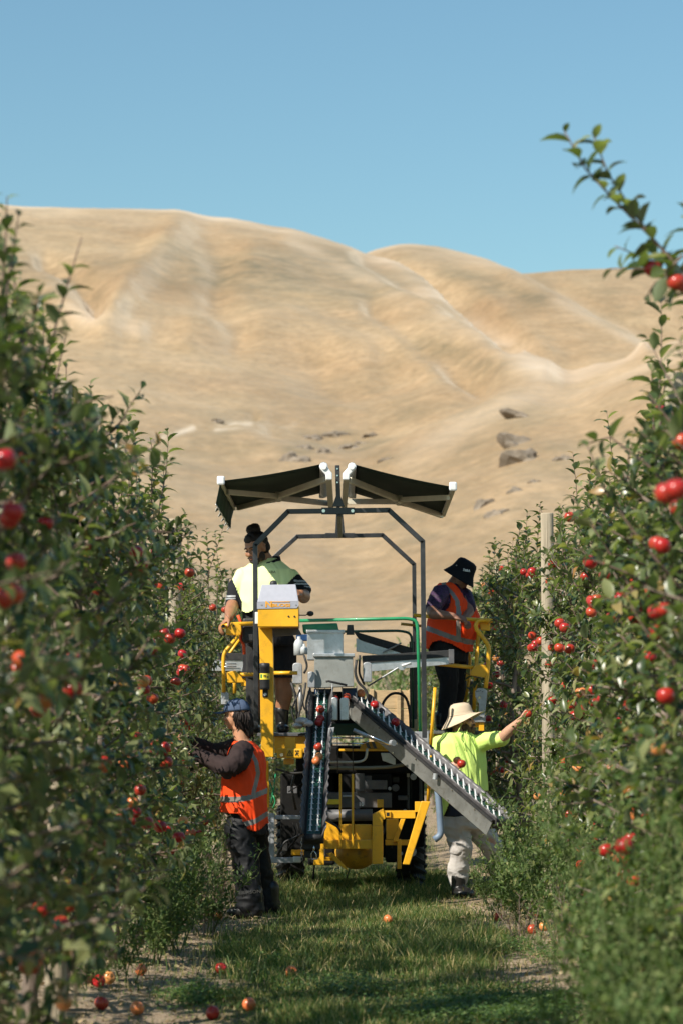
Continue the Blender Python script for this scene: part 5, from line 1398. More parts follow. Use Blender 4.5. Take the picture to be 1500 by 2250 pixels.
# rubber hood under the centre conveyor, pivot joint of the swing conveyor
boxp('rubber_boot', 664, 1838, 704, 1868, 19.05, 0.12, rub, bev=0.01)
boxp('rubber_boot', 668, 1868, 702, 1886, 19.1, 0.1, rub, bev=0.01)
polyp('edge_plate', [(722, 1600), (735, 1598), (726, 1650), (718, 1700), (714, 1690)], 20.1, 0.02, gal)
pv = tubep('linkage_rod', [(776, 1604), (845, 1634)], 20.2, 8, gal, n=12)
tubep('linkage_rod', [(806, 1615), (858, 1638)], 20.05, 5, chrm, n=8)
c = P(859, 1633, 20.0); MB().tube([c, c + Vector((0.02, -0.03, 0))], 0.026, 12).build('pivot', gal, root)
tubep('support_leg', [(957, 1706), (963, 1760), (968, 1835), (953, 1846)], 20.0, 15, blus, n=14, rnd=10)
MB().tube([P(956, 1700, 19.9), P(954, 1713, 19.9)], 0.02, 12).build('pivot', alu, root)

# apples riding the belts
kk = random.Random(4)
for u, x, lab, og in [(0.83, 0, 'topmost apple on the centre conveyor', 0), (0.76, 0.004, 'upper apple of the pair riding the centre conveyor', 0), (0.735, -0.006, 'lower apple of the touching pair on the centre conveyor', 0), (0.555, 0, 'dark red apple alone halfway down the centre conveyor', 0), (0.485, 0.01, 'orange apple above the lowest one on the centre conveyor', 1), (0.455, -0.01, 'lowest apple riding on the centre conveyor', 1)]:
    apple(qL(u, x, 0.052), 0.036, lab, 'apples riding the conveyor belts', bool(og), tilt=(kk.uniform(-1, 1), kk.uniform(-1, 1), kk.uniform(0, 6)))
for u, lab, og in [(0.985, 'brownish orange apple at the top of the swing conveyor', 1), (0.885, 'second apple from the top of the swing conveyor', 0), (0.735, 'lowest apple riding on the swing conveyor', 0)]:
    apple(qR(u, 0, 0.055), 0.037, lab, 'apples riding the conveyor belts', bool(og), tilt=(kk.uniform(-1, 1), kk.uniform(-1, 1), kk.uniform(0, 6)))
for x, y, lab in [(762, 1532, 'small apple waiting in the blue feed tray'), (735, 1536, 'apple in the shade between the two feed trays')]: apple(P(x, y, 20.6), 0.034, lab, 'apples in the feed trays')

# timber fruit bin behind the machine
bn = empty('fruit_bin', (P(858, 1560, 24.6).x, 25.1, 0)); tag(bn, 'wooden fruit bin behind the black hose loop', 'bin')
Yb = 24.6
for i, (y0, y1) in enumerate(((1517, 1557), (1558, 1600), (1601, 1640), (1641, 1680))):
    boxp('plank', 812, y0, 905, y1, Yb, 0.025, wood, bn, bev=0.003); 
for x0 in (812, 871, 897): boxp('corner_post', x0, 1514, x0 + 9, 1685, Yb - 0.03, 0.03, wood, bn, bev=0.003)
a = P(812, 1600, Yb); b = P(905, 1600, Yb)
for i in range(4): MB().box((a.x + 0.012, Yb + 0.5, P(812, 1537 + 41 * i, Yb).z), (0.024, 0.95, 0.18)).build('plank', wood, bn); MB().box((b.x - 0.012, Yb + 0.5, P(812, 1537 + 41 * i, Yb).z), (0.024, 0.95, 0.18)).build('plank', wood, bn)
# ================================================================== PEOPLE
def skin_mat(name, c):
    m = mat(name, c, 0.5, var=0.12, vscale=18, bump=0.1, bscale=220)
    b = m.node_tree.nodes['Principled BSDF']; b.inputs['Subsurface Weight'].default_value = 0.12; b.inputs['Subsurface Radius'].default_value = (0.5, 0.2, 0.1); b.inputs['Subsurface Scale'].default_value = 0.01
    return m
sk1 = skin_mat('skin_warm', (0.50, 0.25, 0.14)); sk2 = skin_mat('skin_brown', (0.34, 0.155, 0.08)); sk3 = skin_mat('skin_dark_brown', (0.25, 0.12, 0.075)); sk4 = skin_mat('skin_tan', (0.52, 0.29, 0.19))
hair_m = mat('black_hair', (0.018, 0.012, 0.010), 0.6, var=0.4, vscale=60, bump=0.5, bscale=160, stretch=(1, 1, 0.25), spec=0.25)
beard_m = mat('brown_beard', (0.11, 0.065, 0.04), 0.85, var=0.4, vscale=90, bump=0.8, bscale=260)
orange = mat('fluorescent_orange_cloth', (0.95, 0.072, 0.012), 0.72, var=0.06, vscale=12, bump=0.12, bscale=300, spec=0.2)
refl = mat('grey_reflective_tape', (0.21, 0.185, 0.16), 0.4, var=0.08, vscale=20)
reflb = mat('silver_reflective_tape', (0.42, 0.42, 0.42), 0.3, var=0.1, vscale=20)
lime = mat('fluorescent_lime_cloth', (0.66, 0.88, 0.22), 0.75, var=0.05, vscale=9, bump=0.12, bscale=300, spec=0.2)
limp = mat('pale_lime_cloth', (0.80, 0.88, 0.42), 0.75, var=0.05, vscale=9, bump=0.12, bscale=300, spec=0.2)
blackc = mat('black_cloth', (0.014, 0.014, 0.016), 0.8, var=0.3, vscale=14, bump=0.2, bscale=260, spec=0.25)
slick = mat('black_waterproof_cloth', (0.0045, 0.005, 0.0065), 0.62, var=0.3, vscale=14, bump=0.15, bscale=26, spec=0.3)
brownc = mat('dark_brown_cloth', (0.034, 0.022, 0.021), 0.85, var=0.25, vscale=14, bump=0.25, bscale=220, spec=0.2)
navy = mat('navy_cloth', (0.012, 0.016, 0.032), 0.8, var=0.2, vscale=14)
purple = mat('purple_patterned_cloth', (0.030, 0.010, 0.036), 0.7, var=0.9, vscale=38, dirt=(0.20, 0.07, 0.22), dirt_amt=0.7)
greyp = mat('pale_grey_cloth', (0.50, 0.47, 0.44), 0.85, var=0.10, vscale=10, bump=0.3, bscale=40, spec=0.2, dirt=(0.35, 0.31, 0.26), dirt_amt=0.2)
beige = mat('beige_hat_cloth', (0.60, 0.48, 0.34), 0.85, var=0.08, vscale=16, bump=0.3, bscale=300, spec=0.2)
capb = mat('slate_blue_cap_cloth', (0.07, 0.10, 0.165), 0.8, var=0.08, vscale=20, bump=0.2, bscale=350, spec=0.25)
boot_m = mat('black_boot_leather', (0.015, 0.014, 0.013), 0.35, var=0.3, vscale=20)
eye_m = mat('dark_eye', (0.01, 0.008, 0.008), 0.1); lens_m = mat('dark_lens', (0.006, 0.006, 0.008), 0.08)
lip1 = mat('lip', (0.30, 0.10, 0.08), 0.5)

class Fig:
    """prims in world space, melted together by a voxel remesh into one continuous surface"""
    def __init__(s): s.m = MB()
    def chain(s, *pr):
        pr = [(Vector(p), r) for p, r in pr]
        for (a, ra), (b, rb) in zip(pr[:-1], pr[1:]):
            s.m.tube([a, b], [ra, rb], 14)
        for p, r in pr: s.m.sphere(p, r, 14, 10)
        return s
    def ell(s, c, rx, ry, rz, rot=None): s.m.sphere(c, 1.0, 18, 14, scale=(rx, ry, rz), rot=rot); return s
    def loft(s, rings, f, n=28, pw=2.4):
        """rings: (centre, half depth along f, half width across)"""
        f = Vector((f[0], f[1], 0)).normalized(); sd_ = Vector((-f.y, f.x, 0))
        vs = []
        for c, a, b in rings:
            for k in range(n):
                t = 2 * math.pi * k / n; ct, st = math.cos(t), math.sin(t)
                vs.append(Vector(c) + f * (a * math.copysign(abs(ct) ** (2 / pw), ct)) + sd_ * (b * math.copysign(abs(st) ** (2 / pw), st)))
        fs = [tuple(range(n - 1, -1, -1))] + [(i * n + k, i * n + (k + 1) % n, (i + 1) * n + (k + 1) % n, (i + 1) * n + k) for i in range(len(rings) - 1) for k in range(n)] + [tuple((len(rings) - 1) * n + k for k in range(n))]
        s.m.add(vs, fs); return s
    def build(s, name, mats, parent, voxel=0.008, smooth=4, wrinkle=0.0, wscale=14.0, cut=None, matf=None, seed=0, wdir=(1, 1, 0.5)):
        mats = mats if isinstance(mats, list) else [mats]
        o = s.m.build('tmp', mats[0])
        md = o.modifiers.new('r', 'REMESH'); md.mode = 'VOXEL'; md.voxel_size = voxel
        if smooth: sm = o.modifiers.new('s', 'SMOOTH'); sm.factor = 0.5; sm.iterations = smooth
        dg = bpy.context.evaluated_depsgraph_get()
        me = bpy.data.meshes.new_from_object(o.evaluated_get(dg)); bpy.data.objects.remove(o)
        if wrinkle > 0:
            n = len(me.vertices); co = np.zeros(n * 3); no = np.zeros(n * 3)
            me.vertices.foreach_get('co', co); me.vertices.foreach_get('normal', no); co = co.reshape(-1, 3); no = no.reshape(-1, 3)
            a = (co[:, 0] + co[:, 1] * 0.8) * wscale * wdir[0]; b = co[:, 2] * wscale * wdir[2] + co[:, 0] * wscale * 0.3
            w = 1 - np.abs(fbm(a + 2.5 * fbm(b, a, 2, seed + 3), b, 3, seed)) * 4
            co += no * (wrinkle * (w - 0.5))[:, None]
            me.vertices.foreach_set('co', co.ravel())
        bm = bmesh.new(); bm.from_mesh(me)
        if cut: bmesh.ops.delete(bm, geom=[v for v in bm.verts if cut(v.co)], context='VERTS')
        o0 = origin_of(parent)
        for fc in bm.faces:
            fc.smooth = True
            if matf: fc.material_index = matf(fc.calc_center_median())
        bmesh.ops.translate(bm, verts=bm.verts, vec=-o0)
        ids = [fc.material_index for fc in bm.faces]
        bm.to_mesh(me); bm.free(); me.materials.clear()
        for q in mats: me.materials.append(q)
        me.polygons.foreach_set('material_index', np.array(ids, dtype=np.int32))
        me.name = name
        return link_mesh(name, me, parent)
_mi = _m.transposed()
def proj(v):
    d = _mi @ (Vector(v) - EYE); return 750 + FPX * d.x / -d.z, 1125 - FPX * d.y / -d.z
def lerp_y(pts, x):
    xs_ = [p[0] for p in pts]; ys_ = [p[1] for p in pts]; return float(np.interp(x, xs_, ys_))
def hand(fg, wrist, d, palm_n, curl=0.5, thumb=1, sc=1.0):
    """palm and five fingers; d points from wrist to knuckles, palm_n out of the palm"""
    w = Vector(wrist); d = Vector(d).normalized(); pn = (Vector(palm_n) - d * Vector(palm_n).dot(d)).normalized(); sd_ = d.cross(pn) * thumb
    rot = Matrix((sd_, d, pn)).transposed()
    fg.ell(w + d * 0.045 * sc, 0.040 * sc, 0.052 * sc, 0.017 * sc, rot=rot)
    for i, (off, L_) in enumerate(((0.030, 0.070), (0.010, 0.078), (-0.010, 0.073), (-0.029, 0.058))):
        p = w + (d * 0.085 + sd_ * off) * sc; dd = d.copy(); ch = [(w + (d * 0.05 + sd_ * off * 0.8) * sc, 0.011 * sc), (p, 0.0098 * sc)]
        for k, fr in enumerate((0.42, 0.32, 0.26)):
            a = curl * (0.55 + 0.45 * k) + 0.04 * i; dd = (dd * math.cos(a) + pn * math.sin(a)).normalized()
            pnn = (pn - dd * pn.dot(dd)).normalized(); p = p + dd * L_ * fr * sc; ch.append((p, (0.0092 - 0.0009 * k) * sc))
            pn_l = pnn
            dd = (dd * math.cos(0) + pnn * 0).normalized()
        fg.chain(*ch)
    t0 = w + (d * 0.02 + sd_ * 0.028) * sc; t1 = t0 + (d * 0.028 + sd_ * 0.026 + pn * 0.012) * sc; t2 = t1 + (d * 0.03 + sd_ * 0.006 + pn * 0.018) * sc
    fg.chain((t0, 0.014 * sc), (t1, 0.0115 * sc), (t2, 0.0095 * sc))
def head(fg, c, f, up=(0, 0, 1), sc=1.0, broad=1.0):
    """skull, jaw, nose, brow, lips, ears in a frame looking along f; returns the frame"""
    c = Vector(c); f = Vector(f).normalized(); sd_ = Vector(up).cross(f).normalized(); u = f.cross(sd_).normalized()
    q = lambda a, b, h: c + (f * a + sd_ * b + u * h) * sc
    rot = Matrix((f, sd_, u)).transposed()
    E = lambda a, b, h, x, y, z: fg.ell(q(a, b, h), x * sc, y * sc * broad, z * sc, rot=rot)
    E(-0.012, 0, 0.030, 0.096, 0.076, 0.090); E(0.022, 0, -0.035, 0.066, 0.060, 0.072); E(0.046, 0, -0.086, 0.034, 0.036, 0.026)
    E(0.070, 0, 0.020, 0.022, 0.052, 0.014)
    for s_ in (-1, 1):
        E(0.062, 0.036 * s_, -0.028, 0.026, 0.026, 0.026); E(-0.004, 0.076 * s_, -0.012, 0.016, 0.010, 0.030); E(0.084, 0.013 * s_, -0.040, 0.012, 0.010, 0.009)
    fg.chain((q(0.082, 0, 0.008), 0.0095 * sc), (q(0.096, 0, -0.022), 0.011 * sc), (q(0.101, 0, -0.034), 0.013 * sc))
    E(0.084, 0, -0.062, 0.010, 0.022, 0.006); E(0.081, 0, -0.073, 0.011, 0.019, 0.007)
    return q, rot
def face_bits(q, rot, par, eyes=True, lips=lip1, brow=hair_m, sc=1.0):
    if eyes:
        for s_ in (-1, 1):
            m_ = MB(); m_.sphere(q(0.079, 0.031 * s_, -0.002), 1, 10, 8, scale=(0.010, 0.014, 0.006), rot=rot); m_.build('eye', eye_m, par, smooth=True)
            m_ = MB(); m_.tube([q(0.088, 0.012 * s_, 0.016), q(0.089, 0.03 * s_, 0.021), q(0.078, 0.048 * s_, 0.016)], 0.0045, 6); m_.build('eyebrow', brow, par, smooth=True)
    m_ = MB(); m_.sphere(q(0.091, 0, -0.067), 1, 10, 8, scale=(0.006, 0.020, 0.008), rot=rot); m_.build('mouth', lips, par, smooth=True)

# ------------------------------------------------ left picker: blue cap, orange vest, black overpants
Y1 = 18.8
w1 = empty('person', (P(548, 2005, Y1).x, Y1, 0)); tag(w1, 'picker in a blue cap and orange vest working at the left row', 'person')
f1 = Vector((-0.96, 0.28, 0)).normalized(); s1 = Vector((-f1.y, f1.x, 0))
hc = P(519, 1571, Y1)
b = Fig(); q1, rot1 = head(b, hc, (-0.96, 0.30, -0.03), sc=0.98)
b.chain((P(524, 1590, Y1), 0.055), (P(532, 1628, Y1), 0.062), (P(540, 1660, Y1), 0.10), (P(540, 1780, Y1), 0.11))
wa, wb = P(424, 1655, 18.72), P(408, 1627, 19.05)
b.chain((P(535, 1655, 18.66), 0.06), (P(501, 1692, 18.52), 0.045), (wa, 0.028)); b.chain((P(520, 1642, 19.0), 0.06), (P(468, 1652, 19.08), 0.042), (wb, 0.028))
hand(b, wa, (-1, 0.1, 0.25), (0, 0.9, -0.3), 0.5, 1); hand(b, wb, (-1, 0.0, 0.2), (0, -0.8, -0.4), 0.5, -1)
b.chain((P(530, 1800, 18.74), 0.09), (P(541, 1905, 18.72), 0.055), (P(549, 1992, 18.7), 0.045)); b.chain((P(560, 1800, 18.95), 0.09), (P(570, 1905, 19.0), 0.055), (P(584, 1990, 19.05), 0.045))
body1 = b.build('body', sk1, w1, voxel=0.006, smooth=3); face_bits(q1, rot1, body1)
# overpants
b = Fig(); b.loft([(P(541, 1772, Y1), 0.125, 0.165), (P(541, 1800, Y1), 0.14, 0.18), (P(543, 1835, Y1), 0.145, 0.18)], f1)
b.chain((P(527, 1825, 18.72), 0.120), (P(536, 1870, 18.70), 0.112), (P(541, 1910, 18.68), 0.102), (P(546, 1955, 18.68), 0.104), (P(551, 1990, 18.68), 0.110))
b.chain((P(557, 1825, 18.95), 0.118), (P(563, 1870, 19.0), 0.108), (P(572, 1910, 19.02), 0.098), (P(580, 1955, 19.05), 0.100), (P(587, 1988, 19.06), 0.104))
pn1 = b.build('overpants', slick, w1, voxel=0.009, smooth=4, wrinkle=0.014, wscale=7, seed=4, wdir=(1, 1, 1.2))
for (px, py, Yb_) in ((546, 2001, 18.66), (583, 2000, 19.02)):
    b = Fig(); c = P(px, py, Yb_); c.z = 0.05; b.ell(c + Vector((-0.03, 0, 0.0)), 0.14, 0.055, 0.05); b.chain((c + Vector((0.05, 0, 0.02)), 0.055), (c + Vector((0.05, 0, 0.16)), 0.06)); b.build('boot', boot_m, w1, voxel=0.008)
text_mesh('lettering', 'ERIKSON', 0.035, mat('faded_print', (0.06, 0.06, 0.055), 0.6), pn1, P(549, 1961, 18.565), (R(90), R(-4), 0), sx=1.2)
# jacket (dark brown) under the vest
b = Fig(); b.loft([(P(534, 1630, Y1), 0.06, 0.07), (P(538, 1645, Y1), 0.095, 0.15), (P(541, 1672, Y1), 0.125, 0.18), (P(538, 1730, Y1), 0.135, 0.175), (P(537, 1790, Y1), 0.135, 0.17)], f1)
b.chain((P(534, 1652, 18.68), 0.088), (P(522, 1674, 18.56), 0.086), (P(502, 1690, 18.52), 0.076), (P(468, 1674, 18.6), 0.062), (P(432, 1657, 18.7), 0.048))
b.chain((P(524, 1640, 18.98), 0.080), (P(498, 1650, 19.04), 0.072), (P(468, 1650, 19.08), 0.064), (P(416, 1629, 19.04), 0.046))
b.build('jacket', brownc, w1, voxel=0.008, smooth=3, wrinkle=0.012, wscale=11, seed=8, wdir=(1, 1, 0.8))
# vest with curved tail and tapes
hem1 = [(480, 1786), (505, 1788), (524, 1790), (534, 1806), (545, 1824), (560, 1829), (573, 1824), (584, 1812), (600, 1806)]
def vmat1(c):
    x, y = proj(c)
    t = lerp_y([(486, 1751), (520, 1752), (550, 1747), (586, 1732)], x)
    if t < y < t + 12: return 1
    t = lerp_y([(536, 1806), (560, 1800), (586, 1783)], x)
    if x > 534 and t < y < t + 12: return 1
    if y < t and y < 1748:
        cx_ = lerp_y2([(1640, 534), (1655, 552), (1675, 563), (1700, 567), (1725, 561), (1748, 556)], y)
        if abs(x - cx_) < 4.6: return 1
    return 0
def lerp_y2(pts, y): return float(np.interp(y, [p[0] for p in pts], [p[1] for p in pts]))
b = Fig(); b.loft([(P(534, 1627, Y1), 0.070, 0.080), (P(538, 1638, Y1), 0.095, 0.120), (P(543, 1652, Y1), 0.125, 0.165), (P(541, 1680, Y1), 0.148, 0.182), (P(535, 1715, Y1), 0.160, 0.195), (P(536, 1755, Y1), 0.166, 0.205), (P(537, 1790, Y1), 0.172, 0.212), (P(538, 1832, Y1), 0.178, 0.22)], f1)
def cut1(c):
    x, y = proj(c)
    if y > lerp_y(hem1, x): return True
    # arm opening on the side towards the camera
    rel = (c - P(540, 1672, Y1)); side = rel.dot(s1)
    if abs(side) > 0.10 and ((x - 518) / 29.0) ** 2 + ((y - 1668) / 31.0) ** 2 < 1: return True
    return c.z > P(534, 1629, Y1).z
v1 = b.build('safety_vest', [orange, refl], w1, voxel=0.0075, smooth=3, wrinkle=0.020, wscale=7, cut=cut1, matf=vmat1, seed=15, wdir=(1, 1, 0.4))
sm_ = v1.modifiers.new('t', 'SOLIDIFY'); sm_.thickness = 0.003; sm_.offset = 1
# hair: cap of hair and hanging waves
b = Fig(); b.ell(hc + Vector((0.030, 0.01, 0.012)), 0.088, 0.090, 0.085); b.ell(P(540, 1586, Y1), 0.060, 0.078, 0.085); b.ell(P(545, 1606, Y1), 0.040, 0.06, 0.06)
hr = b.build('hair', hair_m, w1, voxel=0.007, wrinkle=0.012, wscale=26, seed=3, wdir=(1.6, 1, 0.25))
r_ = np.random.default_rng(6); m_ = MB()
for i in range(60):
    a = r_.random(); x0 = 515 + 33 * a; st = P(x0, 1560 + 6 * r_.random(), Y1 - 0.070 + 0.13 * r_.random() * (a > .4)); L_ = 36 + 22 * a + r_.normal(0, 4)
    en_ = P(x0 + 10 * r_.random() - 2 * (1 - a), 1558 + L_, st.y + 0.02 + r_.normal(0, .015)); mid = (st + en_) / 2 + Vector((0.014 * math.sin(i), -0.012, 0))
    tip_ = en_ + Vector((r_.normal(0.006, 0.012), 0, -0.02))
    m_.tube([st, st.lerp(mid, .5) + Vector((0.008, -0.008, 0)), mid, mid.lerp(en_, .5) + Vector((-0.006, 0, 0)), en_, tip_], [0.008, 0.011, 0.011, 0.009, 0.006, 0.001], 6)
o = m_.build('lock', hair_m, hr, smooth=True); o['kind'] = 'stuff'
# cap
def cap_dome(par, q, m, name='cap_crown', r=(0.108, 0.086, 0.098), base=0.038):
    V = []; F_ = []; n, k = 30, 12
    for i in range(k + 1):
        t = (math.pi / 2) * i / k
        for j in range(n):
            a = 2 * math.pi * j / n; rr_ = math.cos(t); seam = 1 - 0.012 * max(0, 1 - abs(((a / (math.pi / 3)) % 1) - 0) * 12) 
            V.append(q(-0.010 + r[0] * rr_ * math.cos(a) * seam, r[1] * rr_ * math.sin(a) * seam, base + r[2] * math.sin(t) ** 0.9))
    for i in range(k):
        for j in range(n): F_.append((i * n + j, i * n + (j + 1) % n, (i + 1) * n + (j + 1) % n, (i + 1) * n + j))
    m_ = MB(); m_.add(V, F_); o = m_.build(name, m, par, smooth=True); o.modifiers.new('s', 'SOLIDIFY').thickness = 0.003; return o
qc = lambda a, b_, h: q1(a, b_, h + 0.05 * 0 - a * 0.02)
cap = cap_dome(w1, qc, capb, 'cap', base=0.030)
V = []; F_ = []
for i in range(9):
    u = i / 8
    for j in range(13):
        a = (j / 12 - 0.5) * 2.2; r0 = 0.090 + 0.098 * u * (math.cos(a * 0.75) ** 0.8)
        V.append(qc(-0.010 + r0 * math.cos(a * (1 - 0.25 * u)) * 1.05, r0 * 0.86 * math.sin(a * (1 - 0.30 * u)), 0.034 - 0.012 * u + 0.014 * (1 - (abs(a) / 1.1) ** 2) * u - 0.010 * u * u))
for i in range(8):
    for j in range(12): F_.append((i * 13 + j, i * 13 + j + 1, (i + 1) * 13 + j + 1, (i + 1) * 13 + j))
m_ = MB(); m_.add(V, F_); br_ = m_.build('brim', capb, cap, smooth=True); br_.modifiers.new('s', 'SOLIDIFY').thickness = 0.004
MB().sphere(qc(-0.01, 0, 0.129), 0.008).build('button', capb, cap)
m_ = MB()
for (a, h, l) in ((0.094, 0.062, 0.012), (0.088, 0.074, 0.010), (0.080, 0.086, 0.012), (0.097, 0.050, 0.006)): m_.bar(qc(a, 0.030, h), qc(a + 0.002, 0.030 - 0.02, h + l * 0.4), 0.006, 0.004)
m_.build('embroidered_mark', whi, cap)
for k in range(6):
    a = k * math.pi / 3; pts = [qc(-0.010 + 0.1085 * math.cos(t) * math.cos(a), 0.0865 * math.cos(t) * math.sin(a), 0.030 + 0.0985 * math.sin(t) ** 0.9) for t in np.linspace(0.02, 1.5, 9)]
    MB().tube(pts, 0.0016, 4).build('seam', navy, cap)

# ------------------------------------------------ man on the left platform: bun, lime shirt
Y2 = 21.0
w2 = empty('person', (P(590, 1608, Y2).x, Y2, P(590, 1608, Y2).z)); tag(w2, 'person with a hair bun and lime shirt standing at the platform console', 'person')
f2 = Vector((-0.30, -0.95, 0)).normalized()
hc2 = P(563, 1204, 20.92); fh2 = Vector((-0.60, -0.76, -0.30))
b = Fig(); q2, rot2 = head(b, hc2, fh2, up=(-0.05, 0.1, 1), sc=1.13, broad=1.06)
b.chain((P(575, 1222, 20.98), 0.075), (P(590, 1250, 21.03), 0.09), (P(588, 1300, Y2), 0.16), (P(588, 1380, Y2), 0.16))
wl, wr = P(503, 1358, 20.66), P(660, 1305, 20.35)
b.chain((P(540, 1275, 21.0), 0.05), (P(520, 1300, 21.0), 0.055), (P(513, 1326, 21.0), 0.060), (P(508, 1340, 20.85), 0.056), (wl, 0.036)); b.chain((P(636, 1275, 21.05), 0.05), (P(656, 1290, 21.0), 0.054), (P(667, 1306, 21.0), 0.058), (P(668, 1312, 20.8), 0.056), (wr, 0.036))
hand(b, wl, (-0.55, -0.4, -0.6), (0.5, 0.1, -0.8), 0.75, 1, 1.15); hand(b, wr, (-0.35, -0.9, 0.05), (-0.6, 0.1, -0.6), 0.7, -1, 1.12)
b.chain((P(620, 1420, 21.1), 0.12), (P(622, 1495, 21.1), 0.078), (P(624, 1525, 21.12), 0.080), (P(620, 1560, 21.12), 0.06), (P(618, 1595, 21.12), 0.045)); b.chain((P(565, 1420, 21.1), 0.12), (P(560, 1495, 21.05), 0.075), (P(556, 1595, 21.1), 0.045))
body2 = b.build('body', sk2, w2, voxel=0.0065, smooth=3); face_bits(q2, rot2, body2)
b = Fig()   # beard
rot_ = rot2
b.ell(q2(0.050, 0, -0.088), 0.050, 0.050, 0.030, rot=rot_); b.ell(q2(0.02, 0.052, -0.065), 0.04, 0.022, 0.046, rot=rot_); b.ell(q2(0.02, -0.052, -0.065), 0.04, 0.022, 0.046, rot=rot_); b.chain((q2(0.096, 0.024, -0.056), 0.008), (q2(0.099, 0, -0.050), 0.008), (q2(0.096, -0.024, -0.056), 0.008))
b.build('beard', mat('black_beard', (0.035, 0.02, 0.014), 0.8, bump=0.8, bscale=240), w2, voxel=0.006, smooth=2)
b = Fig(); b.ell(q2(-0.030, 0, 0.046), 0.100, 0.092, 0.090, rot=rot_); b.ell(q2(-0.052, 0, -0.01), 0.078, 0.088, 0.075, rot=rot_); b.ell(q2(0.004, 0, 0.066), 0.084, 0.082, 0.068, rot=rot_)
bunc = P(557, 1164, 20.95); b.ell(bunc, 0.062, 0.058, 0.048); b.ell(bunc + Vector((0.012, 0, 0.026)), 0.045, 0.045, 0.03)
b.build('hair', hair_m, w2, voxel=0.0065, smooth=2, wrinkle=0.010, wscale=30, seed=9)
# shirt
YS2 = Y2
def sm2(c):
    x, y = proj(c)
    if x > 640 and y > 1292: return 1
    if y > 1262 and x > 622 and (y - 1262) > (652 - x) * 1.0: 
        return 2 if 1273 < y - (x - 655) * 0.2 < 1286 and (y % 7) < 4.2 and x > 646 else 1
    if x < 532 and (y > 1275 + (x - 512) * 2.4):
        return 2 if 1308 < y < 1320 and x < 519 and (y % 6) < 3.6 else 1
    return 0
b = Fig(); b.loft([(P(588, 1226, 21.03), 0.085, 0.085), (P(589, 1238, 21.02), 0.12, 0.16), (P(589, 1252, 21.0), 0.15, 0.235), (P(588, 1280, Y2), 0.18, 0.26), (P(587, 1320, Y2), 0.20, 0.245), (P(587, 1350, Y2), 0.205, 0.23), (P(587, 1362, Y2), 0.20, 0.225)], f2)
b.chain((P(536, 1268, 21.0), 0.078), (P(521, 1295, 21.0), 0.080), (P(515, 1326, 21.0), 0.078)); b.chain((P(640, 1268, 21.02), 0.080), (P(655, 1284, 21.0), 0.082), (P(665, 1297, 20.98), 0.078))
def cut2(c):
    x, y = proj(c); return y > lerp_y([(520, 1334), (534, 1345), (545, 1348), (560, 1340), (660, 1350)], x)
b.build('work_shirt', [limp, blackc, reflb], w2, voxel=0.0085, smooth=3, wrinkle=0.020, wscale=7, cut=cut2, matf=sm2, seed=22, wdir=(1, 1, 0.35))
# collar: black stand with lime edge
cc = P(586, 1233, 21.0)
m_ = MB(); V = []; F_ = []; n = 36
for j in range(n + 1):
    a = -math.pi * 0.90 + 2 * math.pi * 0.90 * j / n
    dx = -f2 * math.cos(a) * 0.11 + Vector((-f2.y, f2.x, 0)) * math.sin(a) * 0.115
    fr_ = (1 - math.cos(a)) / 2
    for h, o_ in ((-0.012, 0.0), (0.045, -0.008), (0.05, 0.004), (0.0, 0.022)): V.append(cc + dx * (1 + o_ * 6) + Vector((0, 0, h - 0.07 * fr_ ** 2)))
for j in range(n):
    for k in range(3): F_.append((j * 4 + k, j * 4 + k + 1, (j + 1) * 4 + k + 1, (j + 1) * 4 + k))
m_.add(V, F_); co_ = m_.build('collar', blackc, w2, smooth=True); co_.modifiers.new('s', 'SOLIDIFY').thickness = 0.004
m_ = MB(); m_.tube([V[4 * j + 3] for j in range(n + 1)], 0.006, 6); m_.build('piping', lime, co_, smooth=True)
text_mesh('embroidery', '76BA', 0.032, blackc, w2, P(597, 1257, 20.795), (R(90), 0, R(4)), sx=1.0)
b = Fig(); b.loft([(P(587, 1335, Y2), 0.16, 0.21), (P(587, 1380, Y2), 0.18, 0.22), (P(590, 1420, 21.05), 0.17, 0.22)], f2)
b.chain((P(618, 1420, 21.1), 0.135), (P(623, 1488, 21.1), 0.125)); b.chain((P(565, 1420, 21.08), 0.135), (P(558, 1488, 21.05), 0.12))
b.build('shorts', blackc, w2, voxel=0.009, smooth=3, wrinkle=0.016, wscale=8, seed=31, cut=lambda c: proj(c)[1] > 1491)
for px, Yb_ in ((619, 21.08), (557, 21.08)):
    b = Fig(); c = P(px, 1603, Yb_); b.ell(c + Vector((0.01, -0.05, 0.005)), 0.06, 0.15, 0.045); b.chain((c + Vector((0, 0.04, 0.02)), 0.055), (P(px, 1562, Yb_ + .04), 0.065)); b.build('boot', boot_m, w2, voxel=0.008)

# ------------------------------------------------ woman on the right platform: black bucket hat, orange vest
Y3 = 21.75
w3 = empty('person', (P(985, 1604, Y3).x, Y3, P(985, 1604, Y3).z)); tag(w3, 'person in a black bucket hat and orange vest leaning on the right platform rail', 'person')
f3 = Vector((0.88, -0.47, 0)).normalized(); s3 = Vector((-f3.y, f3.x, 0))
hc3 = P(1013, 1264, Y3 - 0.02); fh3 = Vector((0.80, -0.30, -0.52))
b = Fig(); q3, rot3 = head(b, hc3, fh3, up=(0.45, -0.1, 0.88), sc=1.0)
b.chain((P(1005, 1272, Y3), 0.060), (P(993, 1292, Y3), 0.07), (P(990, 1330, Y3), 0.13), (P(985, 1400, Y3), 0.15))
we = P(994, 1354, 21.22)
b.chain((P(966, 1305, 21.58), 0.062), (P(948, 1342, 21.36), 0.052), (P(952, 1349, 21.28), 0.05), (we, 0.031)); hand(b, we, (1, -0.05, -0.22), (0.1, 0.5, -0.8), 0.7, 1, 1.0)
